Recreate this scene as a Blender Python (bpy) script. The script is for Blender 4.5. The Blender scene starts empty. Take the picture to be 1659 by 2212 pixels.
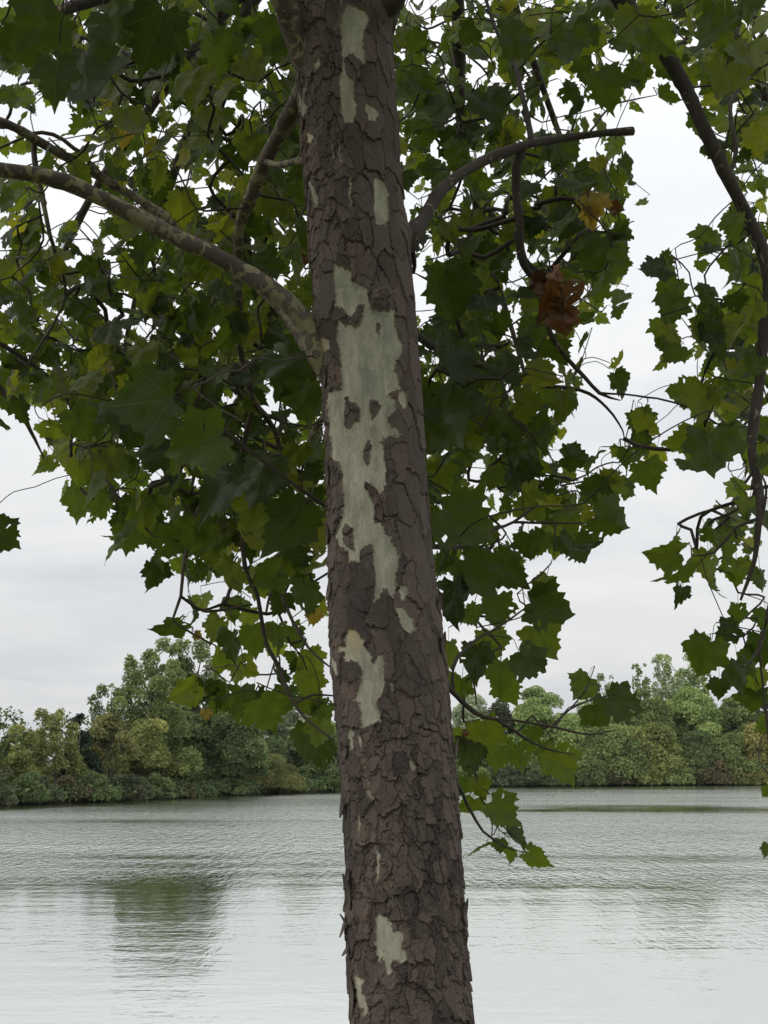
import bpy, math
import numpy as np
from mathutils import Vector
R = math.radians
C = bpy.context.scene.collection
sc = bpy.context.scene
rng = np.random.default_rng(7)

# ------------------------------------------------------------------ camera, sky, sun, exposure
F = 2950.0                                   # focal length in pixels of a 1659 x 2212 picture
PITCH = math.atan((1655 - 1106) / F)
CAM = np.array([0.0, 0.0, 3.0])
cd = bpy.data.cameras.new('camera'); cam = bpy.data.objects.new('camera', cd); C.objects.link(cam)
cam.location = CAM; cam.rotation_euler = (R(90) + PITCH, 0, 0)
cd.sensor_fit = 'VERTICAL'; cd.sensor_height = 36; cd.lens = 36 * F / 2212
cd.clip_end = 8000; cd.clip_start = 0.05
sc.camera = cam

SUN_EL, SUN_AZ = 42, 262                     # degrees; azimuth clockwise from +Y, sun behind the left shoulder
w = bpy.data.worlds.new('World'); sc.world = w; w.use_nodes = True
nt = w.node_tree; nt.nodes.clear(); N = nt.nodes.new; L = nt.links.new
def mth(nt, op, a, b=None, c=None):
    n = nt.nodes.new('ShaderNodeMath'); n.operation = op
    for k, v in enumerate((a, b, c)):
        if v is None: continue
        if isinstance(v, (int, float)): n.inputs[k].default_value = v
        else: nt.links.new(v, n.inputs[k])
    return n.outputs[0]
sky = N('ShaderNodeTexSky'); sky.sky_type = 'NISHITA'; sky.sun_disc = False
sky.sun_elevation = R(SUN_EL); sky.sun_rotation = R(SUN_AZ); sky.air_density = 1.2; sky.dust_density = 3
tc = N('ShaderNodeTexCoord'); sep = N('ShaderNodeSeparateXYZ'); L(tc.outputs['Generated'], sep.inputs[0])
zz = mth(nt, 'ADD', mth(nt, 'MAXIMUM', sep.outputs[2], 0.0), 0.16)
cmb = N('ShaderNodeCombineXYZ')
L(mth(nt, 'DIVIDE', sep.outputs[0], zz), cmb.inputs[0]); L(mth(nt, 'DIVIDE', sep.outputs[1], zz), cmb.inputs[1]); cmb.inputs[2].default_value = 1.7
cn = N('ShaderNodeTexNoise'); cn.inputs['Scale'].default_value = 1.15; cn.inputs['Detail'].default_value = 7; cn.inputs['Roughness'].default_value = 0.55; cn.inputs['Distortion'].default_value = 0.5
L(cmb.outputs[0], cn.inputs['Vector'])
cr = N('ShaderNodeValToRGB'); L(cn.outputs[0], cr.inputs[0])
cr.color_ramp.elements[0].position = 0.30; cr.color_ramp.elements[0].color = (0.75, 0.785, 0.825, 1)
cr.color_ramp.elements[1].position = 0.66; cr.color_ramp.elements[1].color = (0.985, 0.985, 0.98, 1)
lift = mth(nt, 'MULTIPLY_ADD', mth(nt, 'MAXIMUM', sep.outputs[2], 0.0), 0.95, 0.93)   # an overcast sky is brighter towards the zenith
gain = mth(nt, 'MULTIPLY', lift, 8.6)
vm = N('ShaderNodeVectorMath'); vm.operation = 'SCALE'; L(cr.outputs[0], vm.inputs[0]); L(gain, vm.inputs['Scale'])
mx = N('ShaderNodeMix'); mx.data_type = 'RGBA'; mx.inputs[0].default_value = 0.96
L(sky.outputs[0], mx.inputs[6]); L(vm.outputs[0], mx.inputs[7])
bg = N('ShaderNodeBackground'); bg.inputs[1].default_value = 0.1; L(mx.outputs[2], bg.inputs[0])
wo = N('ShaderNodeOutputWorld'); L(bg.outputs[0], wo.inputs[0])

sd = bpy.data.lights.new('sun', 'SUN'); so = bpy.data.objects.new('sun', sd); C.objects.link(so)
sd.energy = 1.0; sd.angle = R(35); sd.color = (1.0, 0.965, 0.92)
az, el = R(SUN_AZ), R(SUN_EL)
so.rotation_euler = Vector((-math.sin(az) * math.cos(el), -math.cos(az) * math.cos(el), -math.sin(el))).to_track_quat('-Z', 'Y').to_euler()
sc.view_settings.view_transform = 'Standard'; sc.view_settings.look = 'None'
sc.view_settings.exposure = 0.0; sc.view_settings.gamma = 1.0; sc.view_settings.use_curve_mapping = False
sc.cycles.max_bounces = 8; sc.cycles.diffuse_bounces = 3; sc.cycles.glossy_bounces = 3
sc.cycles.transmission_bounces = 6; sc.cycles.transparent_max_bounces = 4

# ------------------------------------------------------------------ picture <-> world
cp, sp_ = math.cos(PITCH), math.sin(PITCH)
def ray(px, py):
    xc = (np.asarray(px, float) - 829.5) / F; yc = (1106 - np.asarray(py, float)) / F
    return np.stack([xc, cp - yc * sp_, sp_ + yc * cp], -1)
def at(px, py, Y):
    d = ray(px, py); Y = np.asarray(Y, float)
    return CAM + d * (Y / d[..., 1])[..., None]
def on_water(px, py):
    d = ray(px, py); return CAM + d * (-CAM[2] / d[..., 2])[..., None]
def project(P):
    q = P - CAM; depth = q[..., 1] * cp + q[..., 2] * sp_
    return 829.5 + F * q[..., 0] / depth, 1106 - F * (-q[..., 1] * sp_ + q[..., 2] * cp) / depth, depth

# ------------------------------------------------------------------ object helpers
def tag(o, label=None, cat=None, group=None, kind=None):
    for k, v in (('label', label), ('category', cat), ('group', group), ('kind', kind)):
        if v: o[k] = v
    return o
def empty(name, loc, **kw):
    o = bpy.data.objects.new(name, None); C.objects.link(o); o.location = loc; o.empty_display_size = 0.3
    return tag(o, **kw)
class MB:
    """collects vertices, faces (triangles and quads) and per-vertex attributes, then links ONE mesh object"""
    def __init__(s): s.v = []; s.f3 = []; s.f4 = []; s.n = 0; s.at = {}; s.uv = []
    def add(s, v, f3=None, f4=None, uv=None, **at):
        v = np.asarray(v, np.float32); s.v.append(v)
        if f3 is not None and len(f3): s.f3.append(np.asarray(f3, np.int64) + s.n)
        if f4 is not None and len(f4): s.f4.append(np.asarray(f4, np.int64) + s.n)
        for k, a in at.items():
            s.at.setdefault(k, []).append(np.broadcast_to(np.asarray(a, np.float32), (len(v),)))
        if uv is not None: s.uv.append(np.asarray(uv, np.float32))
        s.n += len(v)
    def build(s, name, mat, parent=None, smooth=True, base=(0, 0, 0)):
        me = bpy.data.meshes.new(name)
        v = np.concatenate(s.v) - np.asarray(base, np.float32)
        f3 = np.concatenate(s.f3) if s.f3 else np.zeros((0, 3), np.int64)
        f4 = np.concatenate(s.f4) if s.f4 else np.zeros((0, 4), np.int64)
        li = np.concatenate([f3.ravel(), f4.ravel()]).astype(np.int32)
        tot = np.concatenate([np.full(len(f3), 3), np.full(len(f4), 4)]).astype(np.int32)
        st = (np.cumsum(tot) - tot).astype(np.int32)
        me.vertices.add(len(v)); me.vertices.foreach_set('co', v.astype(np.float32).ravel())
        me.loops.add(len(li)); me.loops.foreach_set('vertex_index', li)
        me.polygons.add(len(tot)); me.polygons.foreach_set('loop_start', st); me.polygons.foreach_set('loop_total', tot)
        me.polygons.foreach_set('use_smooth', np.full(len(tot), smooth))
        for k, a in s.at.items():
            A = me.attributes.new(k, 'FLOAT', 'POINT'); A.data.foreach_set('value', np.concatenate(a).astype(np.float32))
        if s.uv:
            A = me.attributes.new('leafxy', 'FLOAT2', 'POINT'); A.data.foreach_set('vector', np.concatenate(s.uv).astype(np.float32).ravel())
        me.update(calc_edges=True); me.validate()
        o = bpy.data.objects.new(name, me); C.objects.link(o)
        if isinstance(mat, (list, tuple)):
            for m in mat: me.materials.append(m)
        else: me.materials.append(mat)
        o.location = base
        if parent is not None: o.parent = parent
        return o

def catmull(P, rad, step):
    P = np.asarray(P, float); rad = np.asarray(rad, float)
    Q = np.vstack([2 * P[0] - P[1], P, 2 * P[-1] - P[-2]]); out = []; ro = []
    for i in range(len(P) - 1):
        a, b, c, d = Q[i:i + 4]; n = max(2, int(np.linalg.norm(c - b) / step))
        t = np.linspace(0, 1, n, endpoint=False)[:, None]
        out.append(0.5 * (2 * b + (c - a) * t + (2 * a - 5 * b + 4 * c - d) * t ** 2 + (3 * b - a - 3 * c + d) * t ** 3))
        ro.append(rad[i] + (rad[i + 1] - rad[i]) * t[:, 0])
    out.append(P[-1:]); ro.append(rad[-1:])
    return np.vstack(out), np.concatenate(ro)
def tube(mb, P, rad, sides=6, cap=True, bump=0.0, **at):
    P = np.asarray(P, float); n = len(P)
    T = np.gradient(P, axis=0); T /= np.linalg.norm(T, axis=1)[:, None] + 1e-9
    ref = np.array([0.31, 0.17, 0.93]);
    U = np.cross(T, ref); U /= np.linalg.norm(U, axis=1)[:, None] + 1e-9; V = np.cross(T, U)
    a = np.arange(sides) * 2 * math.pi / sides
    rr = np.asarray(rad, float)[:, None] * np.ones((1, sides))
    if bump: rr = rr * (1 + bump * (rng.random((n, sides)) - 0.5))
    v = P[:, None] + rr[..., None] * (np.cos(a)[None, :, None] * U[:, None] + np.sin(a)[None, :, None] * V[:, None])
    i = np.arange(n - 1)[:, None] * sides; j = np.arange(sides)[None]; k = (j + 1) % sides
    f4 = np.stack([i + j, i + k, i + k + sides, i + j + sides], -1).reshape(-1, 4)
    v = v.reshape(-1, 3)
    if cap:
        v = np.vstack([v, P[-1:] + T[-1:] * rad[-1] * 0.6]); jj = np.arange(sides); o = (n - 1) * sides
        f3 = np.stack([o + jj, o + (jj + 1) % sides, np.full(sides, n * sides)], -1)
    else: f3 = None
    mb.add(v, f3, f4, **at)

# ------------------------------------------------------------------ materials
def new_mat(name):
    m = bpy.data.materials.new(name); m.use_nodes = True; m.node_tree.nodes.clear(); return m, m.node_tree
def out(nt, sh):
    o = nt.nodes.new('ShaderNodeOutputMaterial'); nt.links.new(sh, o.inputs[0])
def attr(nt, name):
    n = nt.nodes.new('ShaderNodeAttribute'); n.attribute_name = name; return n
def noise(nt, scale, detail=4, rough=0.55, vec=None, dist=0.0):
    n = nt.nodes.new('ShaderNodeTexNoise'); n.inputs['Scale'].default_value = scale; n.inputs['Detail'].default_value = detail
    n.inputs['Roughness'].default_value = rough; n.inputs['Distortion'].default_value = dist
    if vec is not None: nt.links.new(vec, n.inputs['Vector'])
    return n.outputs[0]
def ramp(nt, fac, stops, interp='LINEAR'):
    n = nt.nodes.new('ShaderNodeValToRGB'); nt.links.new(fac, n.inputs[0]); r = n.color_ramp; r.interpolation = interp
    while len(r.elements) < len(stops): r.elements.new(0.5)
    for e, (p, c) in zip(r.elements, stops): e.position = p; e.color = (*c, 1)
    return n.outputs[0]
def mixc(nt, fac, a, b, mode='MIX'):
    n = nt.nodes.new('ShaderNodeMix'); n.data_type = 'RGBA'; n.blend_type = mode
    for s, v in ((0, fac), (6, a), (7, b)):
        if isinstance(v, (int, float)): n.inputs[s].default_value = v
        elif isinstance(v, tuple): n.inputs[s].default_value = (*v, 1)
        else: nt.links.new(v, n.inputs[s])
    return n.outputs[2]
def geopos(nt): return nt.nodes.new('ShaderNodeNewGeometry').outputs['Position']
def mapping(nt, vec, scale):
    n = nt.nodes.new('ShaderNodeMapping'); n.inputs['Scale'].default_value = scale; nt.links.new(vec, n.inputs['Vector']); return n.outputs[0]
def principled(nt, col, rough=0.8, spec=0.3, normal=None):
    b = nt.nodes.new('ShaderNodeBsdfPrincipled')
    if isinstance(col, tuple): b.inputs['Base Color'].default_value = (*col, 1)
    else: nt.links.new(col, b.inputs['Base Color'])
    b.inputs['Roughness'].default_value = rough; b.inputs['Specular IOR Level'].default_value = spec
    if normal is not None: nt.links.new(normal, b.inputs['Normal'])
    return b.outputs[0]
def bump(nt, h, strength, dist):
    n = nt.nodes.new('ShaderNodeBump'); n.inputs['Strength'].default_value = strength; n.inputs['Distance'].default_value = dist
    nt.links.new(h, n.inputs['Height']); return n.outputs[0]

BARK = [(0.0, (0.048, 0.039, 0.034)), (0.25, (0.092, 0.070, 0.060)), (0.5, (0.142, 0.110, 0.095)), (0.70, (0.152, 0.107, 0.084)), (0.85, (0.125, 0.105, 0.095)), (1.0, (0.205, 0.172, 0.152))]
PALE = [(0.30, (0.23, 0.225, 0.17)), (0.5, (0.47, 0.445, 0.345)), (0.70, (0.66, 0.61, 0.475))]
def mat_trunk():
    m, nt = new_mat('sycamore trunk bark'); p = geopos(nt)
    tone = attr(nt, 'tone').outputs['Fac']; pale = attr(nt, 'pale').outputs['Fac']; yel = attr(nt, 'yel').outputs['Fac']; rim = attr(nt, 'rim').outputs['Fac']
    n1 = noise(nt, 90, 5, 0.65, mapping(nt, p, (1, 1, 0.35))); n2 = noise(nt, 420, 3, 0.6)
    t2 = mth(nt, 'ADD', tone, mth(nt, 'MULTIPLY', mth(nt, 'SUBTRACT', n1, 0.5), 0.55))
    bark = ramp(nt, t2, BARK)
    bark = mixc(nt, mth(nt, 'MULTIPLY', n2, 0.35), bark, (0.10, 0.082, 0.075))
    pn = noise(nt, 30, 7, 0.72, mapping(nt, p, (1, 1, 0.35)))
    pc = ramp(nt, pn, PALE)
    pc = mixc(nt, mth(nt, 'MULTIPLY', noise(nt, 5, 3, 0.5, mapping(nt, p, (1, 1, .4))), 0.38), pc, (0.34, 0.35, 0.28))
    pc = mixc(nt, mth(nt, 'MULTIPLY', ramp(nt, n2, [(.45, (0, 0, 0)), (.65, (1, 1, 1))]), 0.45), pc, (0.20, 0.19, 0.14))
    pc = mixc(nt, yel, pc, (0.50, 0.39, 0.235))
    sp = noise(nt, 260, 2, 0.5); spf = mth(nt, 'GREATER_THAN', sp, 0.73)
    pc = mixc(nt, mth(nt, 'MULTIPLY', spf, 0.35), pc, (0.24, 0.22, 0.16))
    pc = mixc(nt, mth(nt, 'MULTIPLY', attr(nt, 'older').outputs['Fac'], 0.6), pc, (0.255, 0.258, 0.200))
    col = mixc(nt, pale, bark, pc)
    col = mixc(nt, mth(nt, 'MULTIPLY', rim, 0.8), col, (0.27, 0.205, 0.135))
    rough_h = mth(nt, 'ADD', mth(nt, 'MULTIPLY', n1, 0.7), mth(nt, 'MULTIPLY', n2, 0.3))
    h = mth(nt, 'MULTIPLY', rough_h, mth(nt, 'MULTIPLY_ADD', pale, -0.75, 1.0))
    out(nt, principled(nt, col, 0.85, 0.25, bump(nt, h, 0.8, 0.004))); return m
def mat_limb(name, amount, dark):
    m, nt = new_mat(name); p = geopos(nt)
    n0 = noise(nt, 24, 4, 0.55, p, 0.9); n1 = noise(nt, 75, 5, 0.6)
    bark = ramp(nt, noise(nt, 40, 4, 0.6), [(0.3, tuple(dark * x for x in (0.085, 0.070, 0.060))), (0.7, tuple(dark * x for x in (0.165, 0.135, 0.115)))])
    pc = ramp(nt, noise(nt, 9, 3), [(0.35, (0.22, 0.205, 0.135)), (0.6, (0.29, 0.255, 0.155))])
    f = ramp(nt, n0, [(0.575 - amount, (0, 0, 0)), (0.59 - amount, (1, 1, 1))])
    tw = attr(nt, 'twig').outputs['Fac']; f = mth(nt, 'MULTIPLY', f, mth(nt, 'SUBTRACT', 1.0, tw))
    bark = mixc(nt, tw, bark, (0.062, 0.050, 0.040))
    col = mixc(nt, f, bark, pc)
    h = mth(nt, 'ADD', mth(nt, 'MULTIPLY', n1, 0.6), mth(nt, 'MULTIPLY', f, -0.6))
    out(nt, principled(nt, col, 0.85, 0.25, bump(nt, h, 1.0, 0.005))); return m
def mat_leaf(name, stops, trans=0.6):
    """thin blade: diffuse + translucent, veins from the leaf's own coordinates, paler underside"""
    m, nt = new_mat(name)
    tone = attr(nt, 'tone').outputs['Fac']; xy = attr(nt, 'leafxy').outputs['Vector']
    s = nt.nodes.new('ShaderNodeSeparateXYZ'); nt.links.new(xy, s.inputs[0])
    x = mth(nt, 'ABSOLUTE', s.outputs[0]); y = s.outputs[1]
    vein = None
    for a, wd in ((0, 0.014), (50, 0.010), (98, 0.009)):
        ca, sa = math.cos(R(a)), math.sin(R(a))
        d = mth(nt, 'ABSOLUTE', mth(nt, 'SUBTRACT', mth(nt, 'MULTIPLY', x, ca), mth(nt, 'MULTIPLY', y, sa)))
        along = mth(nt, 'ADD', mth(nt, 'MULTIPLY', x, sa), mth(nt, 'MULTIPLY', y, ca))
        k = mth(nt, 'MULTIPLY', mth(nt, 'LESS_THAN', d, wd), mth(nt, 'GREATER_THAN', along, 0.0))
        vein = k if vein is None else mth(nt, 'MAXIMUM', vein, k)
    side = mth(nt, 'FRACT', mth(nt, 'MULTIPLY', mth(nt, 'SUBTRACT', y, mth(nt, 'MULTIPLY', x, 0.75)), 8.5))
    side = mth(nt, 'LESS_THAN', side, 0.09)
    vein = mth(nt, 'MAXIMUM', vein, mth(nt, 'MULTIPLY', side, 0.45))
    p = geopos(nt); n1 = noise(nt, 26, 4, 0.6, p); n2 = noise(nt, 120, 3, 0.6, p)
    t = mth(nt, 'ADD', tone, mth(nt, 'MULTIPLY', mth(nt, 'SUBTRACT', n1, 0.5), 0.30))
    col = ramp(nt, t, stops)
    spot = mth(nt, 'MULTIPLY', mth(nt, 'GREATER_THAN', n2, 0.69), 0.5)
    col = mixc(nt, spot, col, (0.10, 0.065, 0.025))
    back = nt.nodes.new('ShaderNodeNewGeometry').outputs['Backfacing']
    refl = mixc(nt, mth(nt, 'MULTIPLY', back, 0.16), col, (0.13, 0.145, 0.085))
    refl = mixc(nt, mth(nt, 'MULTIPLY', vein, 0.5), refl, (0.19, 0.20, 0.09))
    tcol = mixc(nt, 1.0, col, (2.1, 2.2, 0.56), 'MULTIPLY')
    tcol = mixc(nt, mth(nt, 'MULTIPLY', vein, 0.45), tcol, (0.045, 0.055, 0.012))
    bn = bump(nt, mth(nt, 'ADD', mth(nt, 'MULTIPLY', vein, -0.6), n1), 0.7, 0.010)
    dif = principled(nt, refl, 0.42, 0.38, bn)
    tr = nt.nodes.new('ShaderNodeBsdfTranslucent'); nt.links.new(tcol, tr.inputs[0])
    ms = nt.nodes.new('ShaderNodeMixShader'); ms.inputs[0].default_value = trans
    nt.links.new(dif, ms.inputs[1]); nt.links.new(tr.outputs[0], ms.inputs[2])
    out(nt, ms.outputs[0]); return m
def mat_far_leaf(name, a, b, c):
    m, nt = new_mat(name); tone = attr(nt, 'tone').outputs['Fac']
    col = ramp(nt, tone, [(0.0, a), (0.55, b), (1.0, c)])
    d = nt.nodes.new('ShaderNodeBsdfDiffuse'); nt.links.new(col, d.inputs[0])
    tr = nt.nodes.new('ShaderNodeBsdfTranslucent'); nt.links.new(col, tr.inputs[0])
    ms = nt.nodes.new('ShaderNodeMixShader'); ms.inputs[0].default_value = 0.3
    nt.links.new(d.outputs[0], ms.inputs[1]); nt.links.new(tr.outputs[0], ms.inputs[2]); out(nt, ms.outputs[0]); return m
def mat_plain(name, a, b, scale, rough=0.9):
    m, nt = new_mat(name); out(nt, principled(nt, ramp(nt, noise(nt, scale, 5, 0.6, geopos(nt)), [(0.35, a), (0.65, b)]), rough, 0.2)); return m

M_TRUNK = mat_trunk()
M_LIMB = mat_limb('mottled limb bark', 0.065, 1.0)
M_SHADED = mat_limb('shaded branch bark', -0.05, 0.55)  # darker limb bark: the shade on these limbs is put into its colour
M_LEAF = mat_leaf('sycamore leaf', [(0.0, (0.015, 0.026, 0.010)), (0.42, (0.045, 0.066, 0.018)), (0.78, (0.108, 0.130, 0.030)), (1.0, (0.17, 0.15, 0.028))])
M_DEAD = mat_leaf('dead sycamore leaf', [(0.0, (0.050, 0.021, 0.015)), (0.6, (0.125, 0.052, 0.033)), (1.0, (0.19, 0.085, 0.045))], 0.25)
M_YEL = mat_leaf('yellowed sycamore leaf', [(0.0, (0.12, 0.085, 0.03)), (0.6, (0.21, 0.145, 0.05)), (1.0, (0.29, 0.20, 0.07))], 0.5)
FAR = {
    'dark':  mat_far_leaf('dark green foliage', (0.085, 0.120, 0.055), (0.171, 0.226, 0.091), (0.281, 0.336, 0.140)),
    'green': mat_far_leaf('mid green foliage', (0.122, 0.165, 0.063), (0.250, 0.311, 0.116), (0.378, 0.427, 0.171)),
    'light': mat_far_leaf('light green foliage', (0.172, 0.244, 0.085), (0.354, 0.451, 0.160), (0.561, 0.636, 0.244)),
    'yelgreen': mat_far_leaf('yellow green foliage', (0.146, 0.177, 0.061), (0.305, 0.336, 0.116), (0.476, 0.470, 0.171)),
    'olive': mat_far_leaf('olive foliage', (0.128, 0.144, 0.061), (0.256, 0.262, 0.104), (0.403, 0.378, 0.146)),
    'grey':  mat_far_leaf('grey green foliage', (0.070, 0.085, 0.048), (0.145, 0.165, 0.090), (0.24, 0.255, 0.150)),
    'cedar': mat_far_leaf('cedar foliage', (0.028, 0.043, 0.028), (0.059, 0.088, 0.057), (0.110, 0.141, 0.084)),
    'yellow': mat_far_leaf('yellowing foliage', (0.195, 0.207, 0.073), (0.403, 0.378, 0.134), (0.659, 0.561, 0.220)),
    'rust':  mat_far_leaf('rusty foliage', (0.085, 0.085, 0.048), (0.165, 0.150, 0.080), (0.27, 0.225, 0.11)),
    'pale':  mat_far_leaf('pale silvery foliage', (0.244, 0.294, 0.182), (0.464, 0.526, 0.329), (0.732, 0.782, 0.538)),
}
M_FARBARK = mat_plain('far tree bark', (0.06, 0.05, 0.042), (0.17, 0.15, 0.125), 1.5)

def mat_ground():
    m, nt = new_mat('grassy ground'); p = geopos(nt)
    g = ramp(nt, noise(nt, 2.5, 6, 0.65, p), [(0.3, (0.05, 0.06, 0.022)), (0.55, (0.09, 0.10, 0.035)), (0.75, (0.15, 0.12, 0.065))])
    s = nt.nodes.new('ShaderNodeSeparateXYZ'); nt.links.new(p, s.inputs[0])
    mud = ramp(nt, s.outputs[2], [(0.0, (1, 1, 1)), (0.35, (0, 0, 0))])
    col = mixc(nt, mud, g, (0.030, 0.027, 0.018))
    out(nt, principled(nt, col, 0.95, 0.1, bump(nt, noise(nt, 30, 5, 0.7, p), 0.6, 0.05))); return m
M_GROUND = mat_ground()
def mat_water():
    m, nt = new_mat('murky lake water'); p = geopos(nt)
    s = nt.nodes.new('ShaderNodeSeparateXYZ'); nt.links.new(p, s.inputs[0])
    # wind ruffles the open middle of the lake; it is calm under the near bank and in the lee of the far one
    wind = attr(nt, 'wind').outputs['Fac']
    h1 = noise(nt, 1.0, 3, 0.55, mapping(nt, p, (3.4, 4.4, 1)), 0.4)
    h2 = noise(nt, 1.0, 2, 0.5, mapping(nt, p, (7.0, 9.0, 1)), 0.3)
    h3 = noise(nt, 1.0, 2, 0.5, mapping(nt, p, (0.5, 1.3, 1)), 0.3)
    wp = noise(nt, 1.0, 3, 0.6, mapping(nt, p, (3.0, 0.55, 1)), 0.2)
    q = mth(nt, 'ADD', mth(nt, 'MULTIPLY', s.outputs[1], 7.5), mth(nt, 'MULTIPLY', wp, 26.0))
    h6 = mth(nt, 'SINE', mth(nt, 'SUBTRACT', q, mth(nt, 'MULTIPLY', mth(nt, 'SINE', q), 0.7)))     # wind-driven wavelets, steep on their lee side
    h4 = noise(nt, 1.0, 2, 0.6, mapping(nt, p, (9.0, 1.7, 1)), 0.3)
    h5 = noise(nt, 1.0, 2, 0.6, mapping(nt, p, (4.2, 0.62, 1)), 0.3)
    a1 = mth(nt, 'MULTIPLY_ADD', wind, 0.012, 0.0046)
    a2 = mth(nt, 'MULTIPLY_ADD', wind, 0.003, 0.0009)
    h = mth(nt, 'ADD', mth(nt, 'MULTIPLY', h1, a1), mth(nt, 'MULTIPLY', h2, a2))
    h = mth(nt, 'ADD', h, mth(nt, 'MULTIPLY', h3, 0.010))
    h = mth(nt, 'ADD', h, mth(nt, 'MULTIPLY', h4, mth(nt, 'MULTIPLY', wind, 0.05)))
    h = mth(nt, 'ADD', h, mth(nt, 'MULTIPLY', h5, mth(nt, 'MULTIPLY', wind, 0.080)))
    h = mth(nt, 'ADD', h, mth(nt, 'MULTIPLY', h6, mth(nt, 'MULTIPLY', mth(nt, 'MULTIPLY', wind, wind), 0.017)))
    bn = bump(nt, h, 1.0, 1.0)
    gl = nt.nodes.new('ShaderNodeBsdfGlossy'); nt.links.new(mth(nt, 'MULTIPLY_ADD', wind, 0.045, 0.03), gl.inputs['Roughness']); gl.inputs[0].default_value = (0.895, 0.92, 0.895, 1); nt.links.new(bn, gl.inputs['Normal'])
    df = nt.nodes.new('ShaderNodeBsdfDiffuse'); df.inputs[0].default_value = (0.085, 0.115, 0.045, 1)
    fr = nt.nodes.new('ShaderNodeFresnel'); fr.inputs[0].default_value = 2.1
    ms = nt.nodes.new('ShaderNodeMixShader'); nt.links.new(mth(nt, 'MINIMUM', mth(nt, 'MULTIPLY_ADD', fr.outputs[0], 0.55, 0.42), 0.93), ms.inputs[0])
    nt.links.new(df.outputs[0], ms.inputs[1]); nt.links.new(gl.outputs[0], ms.inputs[2]); out(nt, ms.outputs[0]); return m
M_WATER = mat_water()

# ------------------------------------------------------------------ ground and lake
SH = np.array([(-900, 1900), (-400, 1790), (0, 1741), (250, 1731), (450, 1721), (620, 1714), (730, 1710), (850, 1705), (1000, 1700), (1300, 1698), (1659, 1696), (2200, 1698), (2900, 1715)], float)
SHW = on_water(SH[:, 0], SH[:, 1])
SH_AZ = np.degrees(np.arctan2(SHW[:, 0], SHW[:, 1])); SH_R = np.hypot(SHW[:, 0], SHW[:, 1])
SH_AZ = np.concatenate([[-95, -70, -50], SH_AZ, [60, 80, 95]]); SH_R = np.concatenate([[12, 22, 34], SH_R, [90, 40, 12]])
NEAR_Y = 11.0
def shore_r(az): return np.interp(az, SH_AZ, SH_R)
def ground_z(x, y):
    x = np.asarray(x, float); y = np.asarray(y, float)
    r = np.hypot(x, y); a = np.degrees(np.arctan2(x, y))
    far = (r - shore_r(a)) * 0.22 * np.clip(np.abs(r) / 60, 0.3, 1) * 0.8
    zf = np.where(far > 0, np.minimum(far, 0.9) + np.clip(r - 700, 0, 2000) * 0.006, far)
    zn = np.interp(y, [-3000, -40, 4.7, NEAR_Y, NEAR_Y + 6], [2.5, 1.75, 1.4, 0.0, -1.6])
    return np.clip(np.maximum(np.where(np.abs(a) > 95, 1.4, zf), zn), -1.6, 20)
az_ = np.radians(np.concatenate([np.arange(-180, -40, 5), np.arange(-40, 40, 0.6), np.arange(40, 180, 5)]))
rr_ = np.concatenate([np.linspace(0.3, 20, 45), np.geomspace(21, 260, 110), np.geomspace(270, 1200, 20)])
g = MB(); A_, R_ = np.meshgrid(az_, rr_); gx, gy = R_ * np.sin(A_), R_ * np.cos(A_)
gz = ground_z(gx, gy); na = len(az_)
ii = np.arange(len(rr_) - 1)[:, None] * na; jj = np.arange(na)[None]; kk = (jj + 1) % na
gv = np.stack([gx, gy, gz], -1).reshape(-1, 3)
f4 = np.stack([ii + jj, ii + jj + na, ii + kk + na, ii + kk], -1).reshape(-1, 4)
gv = np.vstack([gv, [[0, 0, 1.4]]]); j0 = np.arange(na)
g.add(gv, np.stack([np.full(na, len(gv) - 1), j0, (j0 + 1) % na], -1), f4)
tag(g.build('ground', M_GROUND), kind='structure', label='grassy lake bank and low far shore')
wv = MB(); a2 = np.radians(np.concatenate([np.arange(-110, -22, 4), np.arange(-22, 22, 0.2), np.arange(22, 110.1, 4)])); r2 = np.concatenate([[0, 6], np.geomspace(9, 230, 260), [300, 420.0]])
A2, R2 = np.meshgrid(a2, r2); n2 = len(a2)
i2 = np.arange(len(r2) - 1)[:, None] * n2; j2 = np.arange(n2 - 1)[None]
wx, wy = R2 * np.sin(A2), R2 * np.cos(A2)
def lat(x, y, fx, fy, seed):
    r = np.random.default_rng(seed).random((256, 256)); x = x * fx + 90.3; y = y * fy + 40.7; i, j = np.floor(x).astype(int), np.floor(y).astype(int)
    fx, fy = x - i, y - j; fx = fx * fx * (3 - 2 * fx); fy = fy * fy * (3 - 2 * fy); q = lambda a, b: r[a % 256, b % 256]
    return (q(i, j) * (1 - fx) + q(i + 1, j) * fx) * (1 - fy) + (q(i, j + 1) * (1 - fx) + q(i + 1, j + 1) * fx) * fy - .5
def sst(a, b, x): t = np.clip((x - a) / (b - a), 0, 1); return t * t * (3 - 2 * t)
gust = lat(wx, wy, .05, .16, 3) + .6 * lat(wx, wy, .16, .5, 4)
lee = shore_r(np.degrees(A2)) - R2                      # metres of open water before the far shore
wind = (.78 * sst(32, 58, wy + gust * 16) + .16 * sst(10, 44, wy + gust * 18) + .06 * np.clip(.6 + gust, 0, 1.5)) * sst(4, 15, lee + gust * 9)
wind *= 1 - .85 * sst(2, 10, wx - 4 + gust * 8) * np.exp(-((wy - 98 + gust * 8) / 7) ** 2)     # a calm streak on the right
wind *= np.clip(1 + gust * .4, .5, 1.4)
wv.add(np.stack([wx, wy, 0 * R2], -1).reshape(-1, 3), None, np.stack([i2 + j2, i2 + j2 + n2, i2 + j2 + 1 + n2, i2 + j2 + 1], -1).reshape(-1, 4), wind=wind.ravel())
tag(wv.build('water', M_WATER), kind='structure', label='rippled grey green lake water')

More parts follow.
